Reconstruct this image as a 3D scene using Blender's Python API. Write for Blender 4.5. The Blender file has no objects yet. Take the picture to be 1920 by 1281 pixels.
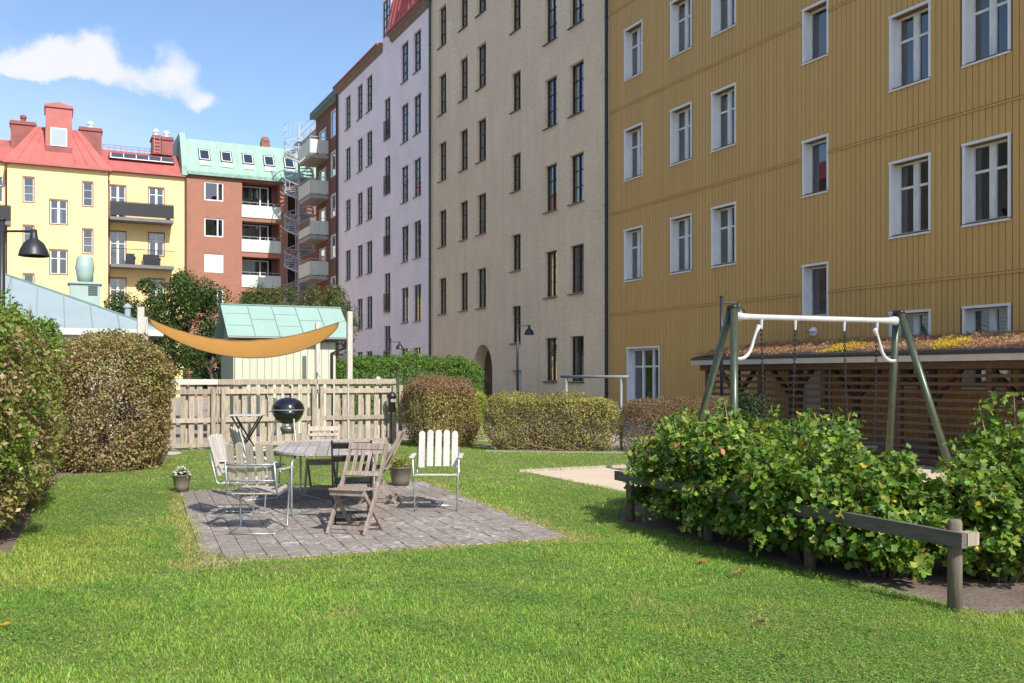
import bpy, math, random
import numpy as np
from mathutils import Vector, Matrix
R = math.radians
random.seed(7)
rng = np.random.default_rng(11)
scene = bpy.context.scene
COL = scene.collection

# ------------------------------------------------------------------ camera, sky, sun, exposure
EYE = 1.6
HEAD = math.atan(865 / 1780)            # the facades run along +Y; the camera looks 25.9 degrees to their side
cam_d = bpy.data.cameras.new('camera')
cam = bpy.data.objects.new('camera', cam_d)
COL.objects.link(cam)
cam.location = (0, 0, EYE)
cam.rotation_euler = (R(90), 0, -HEAD)
cam_d.sensor_width = 36
cam_d.lens = 36 * 1780 / 1920
cam_d.shift_y = 63.5 / 1920
cam_d.clip_start = 0.05
cam_d.clip_end = 5000
scene.camera = cam

SUN_EL, SUN_AZ = R(42), R(6.5)
to_sun = Vector((math.sin(SUN_AZ) * math.cos(SUN_EL), -math.cos(SUN_AZ) * math.cos(SUN_EL), math.sin(SUN_EL)))
sun_d = bpy.data.lights.new('sun', 'SUN')
sun_d.energy = 4.2
sun_d.angle = R(0.53)
sun_d.color = (1.0, 0.955, 0.88)
sun = bpy.data.objects.new('sun', sun_d)
COL.objects.link(sun)
sun.rotation_euler = (-to_sun).to_track_quat('-Z', 'Y').to_euler()
sun.location = (0, -20, 40)

world = bpy.data.worlds.new('World')
scene.world = world
world.use_nodes = True
scene.view_settings.view_transform = 'Standard'
scene.view_settings.look = 'None'
scene.view_settings.gamma = 1
scene.view_settings.exposure = 0.55
scene.view_settings.use_curve_mapping = False
scene.cycles.max_bounces = 8
scene.cycles.transparent_max_bounces = 16
scene.cycles.use_denoising = True


def build_world():
    nt = world.node_tree
    nt.nodes.clear()
    N, L = nt.nodes.new, nt.links.new
    out = N('ShaderNodeOutputWorld')
    bg = N('ShaderNodeBackground')
    bg.inputs['Strength'].default_value = 0.14
    sky = N('ShaderNodeTexSky')
    sky.sky_type = 'NISHITA'
    sky.sun_disc = False
    sky.sun_elevation = SUN_EL
    sky.sun_rotation = math.pi - SUN_AZ
    sky.altitude = 20
    sky.air_density = 1.0
    sky.dust_density = 1.2
    sky.ozone_density = 3.2
    # scattered cumulus: sums of soft blobs (direction space) broken up by noise, the same all round the sky
    tc = N('ShaderNodeTexCoord')
    noise = N('ShaderNodeTexNoise')
    noise.inputs['Scale'].default_value = 11
    noise.inputs['Detail'].default_value = 9
    noise.inputs['Roughness'].default_value = 0.58
    L(tc.outputs['Generated'], noise.inputs['Vector'])
    blobs = [  # azimuth from +Y clockwise (deg), elevation (deg), half-width, half-height (deg)
        (-1.6, 16.3, 3.0, 1.3), (0.8, 16.3, 2.6, 1.5), (2.4, 16.9, 1.5, 1.8), (4.5, 15.9, 2.2, 1.2), (6.3, 16.8, 1.3, 1.8),
        (7.8, 15.5, 1.4, 1.1), (-3.9, 19.3, 1.6, 1.8), (-8.0, 17.5, 3.5, 2.0),
        (60, 24, 9, 3.5), (95, 19, 10, 3), (130, 30, 9, 4), (170, 22, 11, 3.5), (205, 34, 9, 4), (235, 20, 11, 3),
        (262, 30, 8, 4), (285, 21, 10, 3.5), (310, 33, 8, 3.5), (330, 22, 7, 3), (30, 44, 7, 4), (250, 52, 9, 6), (120, 55, 9, 6)]
    wn = N('ShaderNodeTexNoise'); wn.inputs['Scale'].default_value = 16; wn.inputs['Detail'].default_value = 6
    wn.inputs['Roughness'].default_value = 0.6
    L(tc.outputs['Generated'], wn.inputs['Vector'])
    w0 = N('ShaderNodeVectorMath'); w0.operation = 'SUBTRACT'; w0.inputs[1].default_value = (.5, .5, .5)
    L(wn.outputs['Color'], w0.inputs[0])
    w1 = N('ShaderNodeVectorMath'); w1.operation = 'SCALE'; w1.inputs['Scale'].default_value = 0.055
    L(w0.outputs[0], w1.inputs[0])
    warp = N('ShaderNodeVectorMath'); warp.operation = 'ADD'
    L(tc.outputs['Generated'], warp.inputs[0]); L(w1.outputs[0], warp.inputs[1])
    acc = None
    for az, el, w, h in blobs:
        az, el = R(az), R(el)
        c = Vector((math.sin(az) * math.cos(el), math.cos(az) * math.cos(el), math.sin(el)))
        right = Vector((math.cos(az), -math.sin(az), 0))
        up = right.cross(Vector((math.sin(az) * math.cos(el), math.cos(az) * math.cos(el), math.sin(el))))
        sub = N('ShaderNodeVectorMath'); sub.operation = 'SUBTRACT'
        L(warp.outputs[0], sub.inputs[0]); sub.inputs[1].default_value = c
        d1 = N('ShaderNodeVectorMath'); d1.operation = 'DOT_PRODUCT'
        L(sub.outputs[0], d1.inputs[0]); d1.inputs[1].default_value = right / R(w)
        d2 = N('ShaderNodeVectorMath'); d2.operation = 'DOT_PRODUCT'
        L(sub.outputs[0], d2.inputs[0]); d2.inputs[1].default_value = up / R(h)
        d3 = N('ShaderNodeVectorMath'); d3.operation = 'DOT_PRODUCT'
        L(sub.outputs[0], d3.inputs[0]); d3.inputs[1].default_value = c * 3.0
        lo = N('ShaderNodeMath'); lo.operation = 'MINIMUM'; lo.inputs[1].default_value = 0
        L(d2.outputs['Value'], lo.inputs[0])
        fl_ = N('ShaderNodeMath'); fl_.operation = 'MULTIPLY_ADD'; fl_.inputs[1].default_value = 0.7       # flatter underside
        L(lo.outputs[0], fl_.inputs[0]); L(d2.outputs['Value'], fl_.inputs[2])
        cmb = N('ShaderNodeCombineXYZ')
        L(d1.outputs['Value'], cmb.inputs[0]); L(fl_.outputs[0], cmb.inputs[1]); L(d3.outputs['Value'], cmb.inputs[2])
        ln = N('ShaderNodeVectorMath'); ln.operation = 'LENGTH'
        L(cmb.outputs[0], ln.inputs[0])
        mr = N('ShaderNodeMapRange'); mr.interpolation_type = 'SMOOTHSTEP'
        mr.inputs['From Min'].default_value = 1.35; mr.inputs['From Max'].default_value = 0.0
        L(ln.outputs['Value'], mr.inputs['Value'])
        if acc is None:
            acc = mr.outputs[0]
        else:
            ad = N('ShaderNodeMath'); ad.operation = 'ADD'
            L(acc, ad.inputs[0]); L(mr.outputs[0], ad.inputs[1]); acc = ad.outputs[0]
    k = N('ShaderNodeMath'); k.operation = 'MULTIPLY_ADD'
    L(noise.outputs['Fac'], k.inputs[0]); k.inputs[1].default_value = 1.5; k.inputs[2].default_value = -0.86
    s = N('ShaderNodeMath'); s.operation = 'ADD'
    L(acc, s.inputs[0]); L(k.outputs[0], s.inputs[1])
    m = N('ShaderNodeMapRange'); m.interpolation_type = 'SMOOTHSTEP'
    m.inputs['From Min'].default_value = 0.14; m.inputs['From Max'].default_value = 1.0
    m.inputs['To Max'].default_value = 0.92
    L(s.outputs[0], m.inputs['Value'])
    gate = N('ShaderNodeMath'); gate.operation = 'MULTIPLY'      # no cloud where there is no blob
    g2 = N('ShaderNodeMapRange'); g2.inputs['From Min'].default_value = 0.0; g2.inputs['From Max'].default_value = 0.4
    L(acc, g2.inputs['Value']); L(g2.outputs[0], gate.inputs[0]); L(m.outputs[0], gate.inputs[1])
    wisp = N('ShaderNodeTexNoise'); wisp.inputs['Scale'].default_value = 3.2; wisp.inputs['Detail'].default_value = 7
    mp = N('ShaderNodeMapping'); mp.inputs['Scale'].default_value = (1, 1, 2.2)
    L(tc.outputs['Generated'], mp.inputs['Vector']); L(mp.outputs[0], wisp.inputs['Vector'])
    wr = N('ShaderNodeMapRange'); wr.inputs['From Min'].default_value = 0.48; wr.inputs['From Max'].default_value = 0.8
    wr.inputs['To Max'].default_value = 0.35
    L(wisp.outputs['Fac'], wr.inputs['Value'])
    mx = N('ShaderNodeMath'); mx.operation = 'MAXIMUM'
    L(gate.outputs[0], mx.inputs[0]); L(wr.outputs[0], mx.inputs[1])
    mix = N('ShaderNodeMix'); mix.data_type = 'RGBA'
    L(mx.outputs[0], mix.inputs['Factor'])
    L(sky.outputs[0], mix.inputs['A'])
    mix.inputs['B'].default_value = (4.7, 4.75, 5.05, 1)
    L(mix.outputs['Result'], bg.inputs['Color'])
    L(bg.outputs[0], out.inputs['Surface'])


build_world()

# ------------------------------------------------------------------ materials
MATS = {}


def mat(name, col, rough=0.8, var=0.12, vscale=4.0, bump=0.0, bscale=60.0, metal=0.0, spec=0.4, stretch=(1, 1, 1), rnd=0.0,
        col2=None, detail=5.0, coat=0.0):
    """Principled with noise-varied colour, fine relief and per-object variation."""
    if name in MATS:
        return MATS[name]
    m = bpy.data.materials.new(name); m.use_nodes = True
    nt = m.node_tree; N, L = nt.nodes.new, nt.links.new
    b = nt.nodes['Principled BSDF']
    b.inputs['Roughness'].default_value = rough
    b.inputs['Metallic'].default_value = metal
    b.inputs['Specular IOR Level'].default_value = spec
    b.inputs['Coat Weight'].default_value = coat
    tc = N('ShaderNodeTexCoord'); oi = N('ShaderNodeObjectInfo')
    mul = N('ShaderNodeMath'); mul.operation = 'MULTIPLY'; mul.inputs[1].default_value = 57.0
    L(oi.outputs['Random'], mul.inputs[0])
    add = N('ShaderNodeVectorMath'); add.operation = 'ADD'
    L(tc.outputs['Object'], add.inputs[0]); L(mul.outputs[0], add.inputs[1])
    mp = N('ShaderNodeMapping'); mp.inputs['Scale'].default_value = stretch
    L(add.outputs[0], mp.inputs['Vector'])
    nz = N('ShaderNodeTexNoise'); nz.inputs['Scale'].default_value = vscale; nz.inputs['Detail'].default_value = detail
    nz.inputs['Roughness'].default_value = 0.6
    L(mp.outputs[0], nz.inputs['Vector'])
    cr = N('ShaderNodeMapRange'); cr.inputs['From Min'].default_value = 0.28; cr.inputs['From Max'].default_value = 0.72
    L(nz.outputs['Fac'], cr.inputs['Value'])
    mx = N('ShaderNodeMix'); mx.data_type = 'RGBA'
    c2 = col2 if col2 else [min(1, c * (1 + var)) for c in col]
    c1 = col if col2 else [c * (1 - var) for c in col]
    mx.inputs['A'].default_value = (*c1, 1); mx.inputs['B'].default_value = (*c2, 1)
    L(cr.outputs[0], mx.inputs['Factor'])
    hs = N('ShaderNodeHueSaturation')
    vr = N('ShaderNodeMapRange'); vr.inputs['To Min'].default_value = 1 - rnd; vr.inputs['To Max'].default_value = 1 + rnd
    L(oi.outputs['Random'], vr.inputs['Value']); L(vr.outputs[0], hs.inputs['Value'])
    L(mx.outputs['Result'], hs.inputs['Color']); L(hs.outputs[0], b.inputs['Base Color'])
    if bump:
        n2 = N('ShaderNodeTexNoise'); n2.inputs['Scale'].default_value = bscale; n2.inputs['Detail'].default_value = 4
        L(mp.outputs[0], n2.inputs['Vector'])
        bp = N('ShaderNodeBump'); bp.inputs['Strength'].default_value = bump; bp.inputs['Distance'].default_value = 0.02
        L(n2.outputs['Fac'], bp.inputs['Height']); L(bp.outputs[0], b.inputs['Normal'])
    MATS[name] = m
    return m


def stucco(name, col, stain, bscale=45, bump=0.5):
    m = mat(name, col, 0.92, 0.07, 0.6, bump, bscale, spec=0.2)
    nt = m.node_tree; N, L = nt.nodes.new, nt.links.new
    b = nt.nodes['Principled BSDF']
    src = b.inputs['Base Color'].links[0].from_socket
    tc = N('ShaderNodeTexCoord')
    mp = N('ShaderNodeMapping'); mp.inputs['Scale'].default_value = (1.6, 1.6, 0.16)
    L(tc.outputs['Object'], mp.inputs['Vector'])
    nz = N('ShaderNodeTexNoise'); nz.inputs['Scale'].default_value = 1.3; nz.inputs['Detail'].default_value = 8
    nz.inputs['Roughness'].default_value = 0.65
    L(mp.outputs[0], nz.inputs['Vector'])
    mr = N('ShaderNodeMapRange'); mr.inputs['From Min'].default_value = 0.47; mr.inputs['From Max'].default_value = 0.8
    mr.inputs['To Max'].default_value = stain
    L(nz.outputs['Fac'], mr.inputs['Value'])
    fine = N('ShaderNodeTexNoise'); fine.inputs['Scale'].default_value = 9; fine.inputs['Detail'].default_value = 9; fine.inputs['Roughness'].default_value = 0.75
    L(tc.outputs['Object'], fine.inputs['Vector'])
    fr = N('ShaderNodeMapRange'); fr.inputs['From Min'].default_value = 0.3; fr.inputs['From Max'].default_value = 0.7
    fr.inputs['To Min'].default_value = 0.76; fr.inputs['To Max'].default_value = 1.16
    L(fine.outputs['Fac'], fr.inputs['Value'])
    m1 = N('ShaderNodeMix'); m1.data_type = 'RGBA'; m1.blend_type = 'MULTIPLY'; m1.inputs['Factor'].default_value = 1
    L(src, m1.inputs['A']); L(fr.outputs[0], m1.inputs['B'])
    m2 = N('ShaderNodeMix'); m2.data_type = 'RGBA'
    L(mr.outputs[0], m2.inputs['Factor']); L(m1.outputs['Result'], m2.inputs['A'])
    m2.inputs['B'].default_value = (col[0] * 0.45, col[1] * 0.45, col[2] * 0.45, 1)
    L(m2.outputs['Result'], b.inputs['Base Color'])
    return m


def brick_mat(name, c1, c2, mortar, axis='xz'):
    m = bpy.data.materials.new(name); m.use_nodes = True
    nt = m.node_tree; N, L = nt.nodes.new, nt.links.new
    b = nt.nodes['Principled BSDF']; b.inputs['Roughness'].default_value = 0.9
    tc = N('ShaderNodeTexCoord'); sp = N('ShaderNodeSeparateXYZ'); cb = N('ShaderNodeCombineXYZ')
    L(tc.outputs['Object'], sp.inputs[0])
    L(sp.outputs[0], cb.inputs[0]); L(sp.outputs[2], cb.inputs[1])
    bt = N('ShaderNodeTexBrick')
    bt.inputs['Scale'].default_value = 1.0
    bt.inputs['Brick Width'].default_value = 0.25; bt.inputs['Row Height'].default_value = 0.078
    bt.inputs['Mortar Size'].default_value = 0.012
    bt.inputs['Color1'].default_value = (*c1, 1); bt.inputs['Color2'].default_value = (*c2, 1)
    bt.inputs['Mortar'].default_value = (*mortar, 1)
    L(cb.outputs[0], bt.inputs['Vector'])
    L(bt.outputs['Color'], b.inputs['Base Color'])
    bp = N('ShaderNodeBump'); bp.inputs['Strength'].default_value = 0.5; bp.inputs['Distance'].default_value = 0.01
    bp.invert = True
    L(bt.outputs['Fac'], bp.inputs['Height']); L(bp.outputs[0], b.inputs['Normal'])
    MATS[name] = m
    return m


def board_mat(name, col, pitch, depth=0.5, axis=0, line=0.55):
    """painted vertical boarding too far away to tell the boards apart"""
    m = mat(name, col, 0.7, 0.06, 1.2)
    nt = m.node_tree; N, L = nt.nodes.new, nt.links.new
    b = nt.nodes['Principled BSDF']
    src = b.inputs['Base Color'].links[0].from_socket
    tc = N('ShaderNodeTexCoord'); sp = N('ShaderNodeSeparateXYZ'); L(tc.outputs['Object'], sp.inputs[0])
    d = N('ShaderNodeMath'); d.operation = 'DIVIDE'; d.inputs[1].default_value = pitch; L(sp.outputs[axis], d.inputs[0])
    f = N('ShaderNodeMath'); f.operation = 'FRACT'; L(d.outputs[0], f.inputs[0])
    g = N('ShaderNodeMath'); g.operation = 'LESS_THAN'; g.inputs[1].default_value = 0.13; L(f.outputs[0], g.inputs[0])
    mx = N('ShaderNodeMix'); mx.data_type = 'RGBA'
    fac = N('ShaderNodeMath'); fac.operation = 'MULTIPLY'; fac.inputs[1].default_value = line
    L(g.outputs[0], fac.inputs[0]); L(fac.outputs[0], mx.inputs['Factor']); L(src, mx.inputs['A'])
    mx.inputs['B'].default_value = (col[0] * 0.5, col[1] * 0.5, col[2] * 0.5, 1)
    L(mx.outputs['Result'], b.inputs['Base Color'])
    bp = N('ShaderNodeBump'); bp.inputs['Strength'].default_value = depth; bp.inputs['Distance'].default_value = 0.015
    bp.invert = True
    L(g.outputs[0], bp.inputs['Height']); L(bp.outputs[0], b.inputs['Normal'])
    return m


def glass_mat(name, tint=(0.8, 0.85, 0.85), f0=0.07):
    m = bpy.data.materials.new(name); m.use_nodes = True
    nt = m.node_tree; N, L = nt.nodes.new, nt.links.new
    nt.nodes.clear()
    out = N('ShaderNodeOutputMaterial'); mix = N('ShaderNodeMixShader')
    tr = N('ShaderNodeBsdfTransparent'); tr.inputs[0].default_value = (*tint, 1)
    gl = N('ShaderNodeBsdfGlossy'); gl.inputs['Roughness'].default_value = 0.015; gl.inputs[0].default_value = (1, 1, 1, 1)
    fr = N('ShaderNodeFresnel'); fr.inputs['IOR'].default_value = 1.55
    # float glass is never quite flat
    tc = N('ShaderNodeTexCoord'); nz = N('ShaderNodeTexNoise'); nz.inputs['Scale'].default_value = 1.7; nz.inputs['Detail'].default_value = 1
    L(tc.outputs['Object'], nz.inputs['Vector'])
    bp = N('ShaderNodeBump'); bp.inputs['Strength'].default_value = 0.12; bp.inputs['Distance'].default_value = 0.02
    L(nz.outputs['Fac'], bp.inputs['Height']); L(bp.outputs[0], gl.inputs['Normal'])
    ad = N('ShaderNodeMath'); ad.operation = 'MULTIPLY_ADD'; ad.inputs[1].default_value = 2.4; ad.inputs[2].default_value = f0 - 0.045
    ad.use_clamp = True
    L(fr.outputs[0], ad.inputs[0]); L(ad.outputs[0], mix.inputs[0]); L(tr.outputs[0], mix.inputs[1]); L(gl.outputs[0], mix.inputs[2])
    L(mix.outputs[0], out.inputs[0])
    MATS[name] = m
    return m


def leaf_mat(name, trans=0.35, rough=0.5):
    m = bpy.data.materials.new(name); m.use_nodes = True
    nt = m.node_tree; N, L = nt.nodes.new, nt.links.new
    b = nt.nodes['Principled BSDF']; b.inputs['Roughness'].default_value = rough
    b.inputs['Specular IOR Level'].default_value = 0.35
    at = N('ShaderNodeAttribute'); at.attribute_name = 'Col'
    L(at.outputs['Color'], b.inputs['Base Color'])
    t = N('ShaderNodeBsdfTranslucent')
    hs = N('ShaderNodeHueSaturation'); hs.inputs['Value'].default_value = 1.3; hs.inputs['Saturation'].default_value = 1.1
    L(at.outputs['Color'], hs.inputs['Color']); L(hs.outputs[0], t.inputs[0])
    mx = N('ShaderNodeMixShader'); mx.inputs[0].default_value = trans
    L(b.outputs[0], mx.inputs[1]); L(t.outputs[0], mx.inputs[2])
    L(mx.outputs[0], nt.nodes['Material Output'].inputs[0])
    MATS[name] = m
    return m


OCHRE = mat('ochre_paint', (0.56, 0.345, 0.115), 0.6, 0.05, 1.5, 0.06, 90, rnd=0.035, stretch=(3, 3, 0.4))
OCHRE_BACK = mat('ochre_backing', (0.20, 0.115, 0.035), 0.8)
WHITE = mat('white_paint', (0.74, 0.75, 0.76), 0.5, 0.07, 3, 0.05, 60)
WHITE_OLD = mat('weathered_white_paint', (0.70, 0.70, 0.69), 0.6, 0.16, 14, 0.15, 80, stretch=(1, 1, 0.3))
TAN = stucco('beige_roughcast', (0.80, 0.64, 0.455), 0.24)
LILAC = stucco('lilac_render', (0.90, 0.80, 0.82), 0.12, 70, 0.15)
DARKFRAME = mat('black_green_frame', (0.022, 0.030, 0.032), 0.45, 0.2)
GREENFRAME = mat('dark_green_frame', (0.035, 0.065, 0.05), 0.45, 0.2)
SILL = mat('dark_sheet_sill', (0.045, 0.04, 0.04), 0.5, 0.2)
GLASS = glass_mat('window_glass')
ROOM = mat('room_interior', (0.10, 0.085, 0.07), 0.9, 0.4, 0.8)
CURTAIN = mat('curtain_cloth', (0.60, 0.58, 0.55), 0.9, 0.1)
BLIND = mat('white_blind', (0.78, 0.78, 0.78), 0.7, 0.03)
BRICK = brick_mat('red_brick', (0.37, 0.118, 0.06), (0.27, 0.08, 0.043), (0.36, 0.26, 0.20))
BRICK_DARK = brick_mat('brown_brick', (0.22, 0.07, 0.045), (0.16, 0.05, 0.035), (0.18, 0.13, 0.1))
YELLOW = board_mat('pale_yellow_boarding', (0.82, 0.63, 0.29), 0.20, 0.4, 0, 0.3)
REDROOF = mat('red_sheet_roof', (0.40, 0.115, 0.10), 0.5, 0.14, 1.4, 0.03, 12)
REDDARK = mat('dark_red_sheet', (0.24, 0.07, 0.06), 0.6, 0.25, 1.6)
COPPER = mat('verdigris_copper', (0.26, 0.42, 0.325), 0.65, 0.16, 2.2, 0.03, 12, stretch=(1, 1, 0.3))
MINTROOF = mat('mint_sheet_roof', (0.29, 0.355, 0.37), 0.45, 0.06, 1.3, 0.02, 6)
MINTSEAM = mat('mint_sheet_seam', (0.20, 0.29, 0.27), 0.5)
PALEGREEN = mat('pale_green_boards', (0.50, 0.53, 0.41), 0.65, 0.06, 2.0, 0.05, 50, rnd=0.04)
BLACKMETAL = mat('black_metal', (0.018, 0.018, 0.02), 0.4, 0.2, spec=0.5)
GREYMETAL = mat('grey_lamp_paint', (0.022, 0.024, 0.028), 0.42, 0.15)
GALV = mat('galvanised_steel', (0.42, 0.44, 0.46), 0.38, 0.25, 25, metal=0.75)
STAIRSTEEL = mat('stair_steel', (0.42, 0.44, 0.47), 0.5, 0.15, 8, metal=0.1)
BALC = mat('pale_balcony_panel', (0.60, 0.62, 0.55), 0.5, 0.08, 1.5)
CONCRETE = mat('concrete', (0.36, 0.34, 0.31), 0.9, 0.15, 3, 0.2, 40)
WOOD_GREY = mat('silvered_wood', (0.36, 0.305, 0.235), 0.85, 0.42, 5, 0.35, 30, stretch=(7, 7, 0.8), rnd=0.16)
WOOD_PALE = mat('bleached_wood', (0.52, 0.48, 0.43), 0.8, 0.22, 5, 0.3, 30, stretch=(8, 8, 0.9), rnd=0.08)
WOOD_TABLE = mat('grey_table_wood', (0.36, 0.33, 0.30), 0.8, 0.28, 5, 0.3, 30, stretch=(9, 0.9, 9), rnd=0.14)
WOOD_SLAT = mat('grey_chair_wood', (0.36, 0.31, 0.25), 0.8, 0.3, 6, 0.3, 30, stretch=(8, 8, 0.9), rnd=0.12)
WOOD_BROWN = mat('worn_brown_wood', (0.15, 0.085, 0.06), 0.65, 0.4, 6, 0.3, 30, stretch=(7, 7, 0.9), col2=(0.40, 0.34, 0.29))
WOOD_RED = mat('oiled_red_brown_wood', (0.115, 0.068, 0.045), 0.7, 0.3, 5, 0.2, 30, stretch=(8, 0.8, 8), rnd=0.1)
WOOD_POST = mat('round_grey_post', (0.17, 0.135, 0.105), 0.85, 0.3, 5, 0.4, 30, stretch=(8, 8, 0.8))
GREENSTEEL = mat('green_swing_tube', (0.085, 0.105, 0.07), 0.36, 0.3, 6, metal=0.45, stretch=(6, 6, 0.6))
ENAMEL = mat('black_enamel', (0.008, 0.008, 0.012), 0.10, 0.1, spec=0.6, coat=0.6)
ALU = mat('dull_aluminium', (0.55, 0.54, 0.52), 0.4, 0.15, 10, metal=0.7)
TERRA = mat('brown_glazed_pot', (0.12, 0.095, 0.075), 0.35, 0.3, 5, col2=(0.20, 0.17, 0.14))
SOIL = mat('soil', (0.10, 0.072, 0.052), 0.95, 0.35, 3, 0.9, 30, col2=(0.20, 0.155, 0.12))
SAND = mat('sand', (0.52, 0.41, 0.30), 0.95, 0.1, 2, 0.4, 60, col2=(0.60, 0.49, 0.37))
GRAVEL = mat('gravel', (0.30, 0.27, 0.24), 0.95, 0.2, 5, 0.6, 50)
LEAF = leaf_mat('leaf', 0.32)
LEAF_GLOSS = leaf_mat('glossy_leaf', 0.35, 0.38)
GRASSM = leaf_mat('grass_blade', 0.4, 0.5)
BARK = mat('bark', (0.11, 0.085, 0.065), 0.95, 0.3, 8, 0.5, 30)
TWIG = mat('twig', (0.20, 0.14, 0.09), 0.9, 0.3, 8)
STEM_PALE = mat('pale_twig', (0.38, 0.29, 0.17), 0.8, 0.3, 8)

# ------------------------------------------------------------------ mesh helpers


class MB:
    def __init__(self):
        self.v = []; self.f = []

    def box(self, x0, x1, y0, y1, z0, z1):
        b = len(self.v)
        self.v += [(x0, y0, z0), (x1, y0, z0), (x1, y1, z0), (x0, y1, z0), (x0, y0, z1), (x1, y0, z1), (x1, y1, z1), (x0, y1, z1)]
        self.f += [tuple(b + i for i in q) for q in ((3, 2, 1, 0), (4, 5, 6, 7), (0, 1, 5, 4), (1, 2, 6, 5), (2, 3, 7, 6), (3, 0, 4, 7))]
        return self

    def bbox(self, x0, x1, y0, y1, z0, z1, c=0.006):
        """box with its edges chamfered (44 triangles)"""
        b = len(self.v); X, Y, Z = (x0, x1), (y0, y1), (z0, z1)
        idx = {}
        for i in (0, 1):
            for j in (0, 1):
                for k in (0, 1):
                    sx, sy, sz = (1 - 2 * i), (1 - 2 * j), (1 - 2 * k)
                    for ax in range(3):
                        p = [X[i] + sx * c, Y[j] + sy * c, Z[k] + sz * c]
                        p[ax] = (X[i], Y[j], Z[k])[ax]
                        idx[i, j, k, ax] = len(self.v); self.v.append(tuple(p))
        F = self.f
        for ax in range(3):
            a1, a2 = [(1, 2), (2, 0), (0, 1)][ax]
            for s in (0, 1):
                q = []
                for u, w in ((0, 0), (1, 0), (1, 1), (0, 1)):
                    k = [0, 0, 0]; k[ax] = s; k[a1] = u; k[a2] = w
                    q.append(idx[(*k, ax)])
                F.append(tuple(q if s else q[::-1]))
        for ax in range(3):
            a1, a2 = [(1, 2), (2, 0), (0, 1)][ax]
            for u in (0, 1):
                for w in (0, 1):
                    k0 = [0, 0, 0]; k1 = [0, 0, 0]; k0[a1] = k1[a1] = u; k0[a2] = k1[a2] = w; k1[ax] = 1
                    q = [idx[(*k0, a1)], idx[(*k1, a1)], idx[(*k1, a2)], idx[(*k0, a2)]]
                    F.append(tuple(q if (u + w) % 2 else q[::-1]))
        for i in (0, 1):
            for j in (0, 1):
                for k in (0, 1):
                    q = [idx[i, j, k, a] for a in range(3)]
                    F.append(tuple(q if (i + j + k) % 2 else q[::-1]))
        return self

    def beam(self, p, q, w, h, up=(0, 0, 1)):
        """rectangular bar from p to q, w across and h along up"""
        p, q, up = Vector(p), Vector(q), Vector(up)
        d = (q - p).normalized()
        s = d.cross(up)
        if s.length < 1e-4:
            s = d.cross(Vector((1, 0, 0)))
        s.normalize(); u = s.cross(d)
        b = len(self.v)
        for e in (p, q):
            for a, c in ((-1, -1), (1, -1), (1, 1), (-1, 1)):
                self.v.append(tuple(e + s * (a * w / 2) + u * (c * h / 2)))
        self.f += [tuple(b + i for i in t) for t in ((0, 1, 2, 3), (7, 6, 5, 4), (0, 4, 5, 1), (1, 5, 6, 2), (2, 6, 7, 3), (3, 7, 4, 0))]
        return self

    def tube(self, pts, r, n=8, cap=True, closed=False):
        pts = [Vector(p) for p in pts]
        rs = r if isinstance(r, (list, tuple)) else [r] * len(pts)
        b = len(self.v); m = len(pts); ref = None
        for i, p in enumerate(pts):
            if closed:
                d = pts[(i + 1) % m] - pts[i - 1]
            else:
                d = (pts[min(i + 1, m - 1)] - pts[max(i - 1, 0)])
            d.normalize()
            if ref is None:
                ref = d.orthogonal().normalized()
            ref = (ref - d * ref.dot(d)).normalized()
            w = d.cross(ref)
            for k in range(n):
                a = 2 * math.pi * k / n
                self.v.append(tuple(p + (ref * math.cos(a) + w * math.sin(a)) * rs[i]))
        for i in range(m if closed else m - 1):
            j = (i + 1) % m
            for k in range(n):
                k2 = (k + 1) % n
                self.f.append((b + i * n + k, b + i * n + k2, b + j * n + k2, b + j * n + k))
        if cap and not closed:
            self.f.append(tuple(b + k for k in range(n))[::-1])
            self.f.append(tuple(b + (m - 1) * n + k for k in range(n)))
        return self

    def lathe(self, prof, c=(0, 0, 0), n=24):
        b = len(self.v); m = len(prof)
        for r, z in prof:
            for k in range(n):
                a = 2 * math.pi * k / n
                self.v.append((c[0] + r * math.cos(a), c[1] + r * math.sin(a), c[2] + z))
        for i in range(m - 1):
            for k in range(n):
                k2 = (k + 1) % n
                self.f.append((b + i * n + k, b + i * n + k2, b + (i + 1) * n + k2, b + (i + 1) * n + k))
        if prof[0][0] > 1e-5:
            self.f.append(tuple(b + k for k in range(n))[::-1])
        if prof[-1][0] > 1e-5:
            self.f.append(tuple(b + (m - 1) * n + k for k in range(n)))
        return self

    def prism(self, poly, axis, a0, a1):
        """polygon (list of 2-d points) extruded along axis 0/1/2"""
        b = len(self.v); n = len(poly)
        for a in (a0, a1):
            for p in poly:
                q = list(p); q.insert(axis, a); self.v.append(tuple(q))
        self.f.append(tuple(b + i for i in range(n))); self.f.append(tuple(b + n + i for i in range(n))[::-1])
        for i in range(n):
            j = (i + 1) % n
            self.f.append((b + j, b + i, b + n + i, b + n + j))
        return self

    def quad(self, *p):
        b = len(self.v); self.v += [tuple(x) for x in p]; self.f.append(tuple(range(b, b + len(p))))
        return self

    def mesh(self, name, m=None, smooth=False, fix=True):
        me = bpy.data.meshes.new(name)
        me.from_pydata(self.v, [], self.f)
        if m: me.materials.append(m)
        if smooth: me.polygons.foreach_set('use_smooth', [True] * len(me.polygons))
        me.update()
        if not fix: return me
        import bmesh
        bm = bmesh.new(); bm.from_mesh(me); bmesh.ops.recalc_face_normals(bm, faces=bm.faces); bm.to_mesh(me); bm.free()
        return me

    def build(self, name, m, parent=None, smooth=False, loc=None, rot=None):
        return link(name, self.mesh(name, m, smooth), parent, loc, rot)


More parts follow.
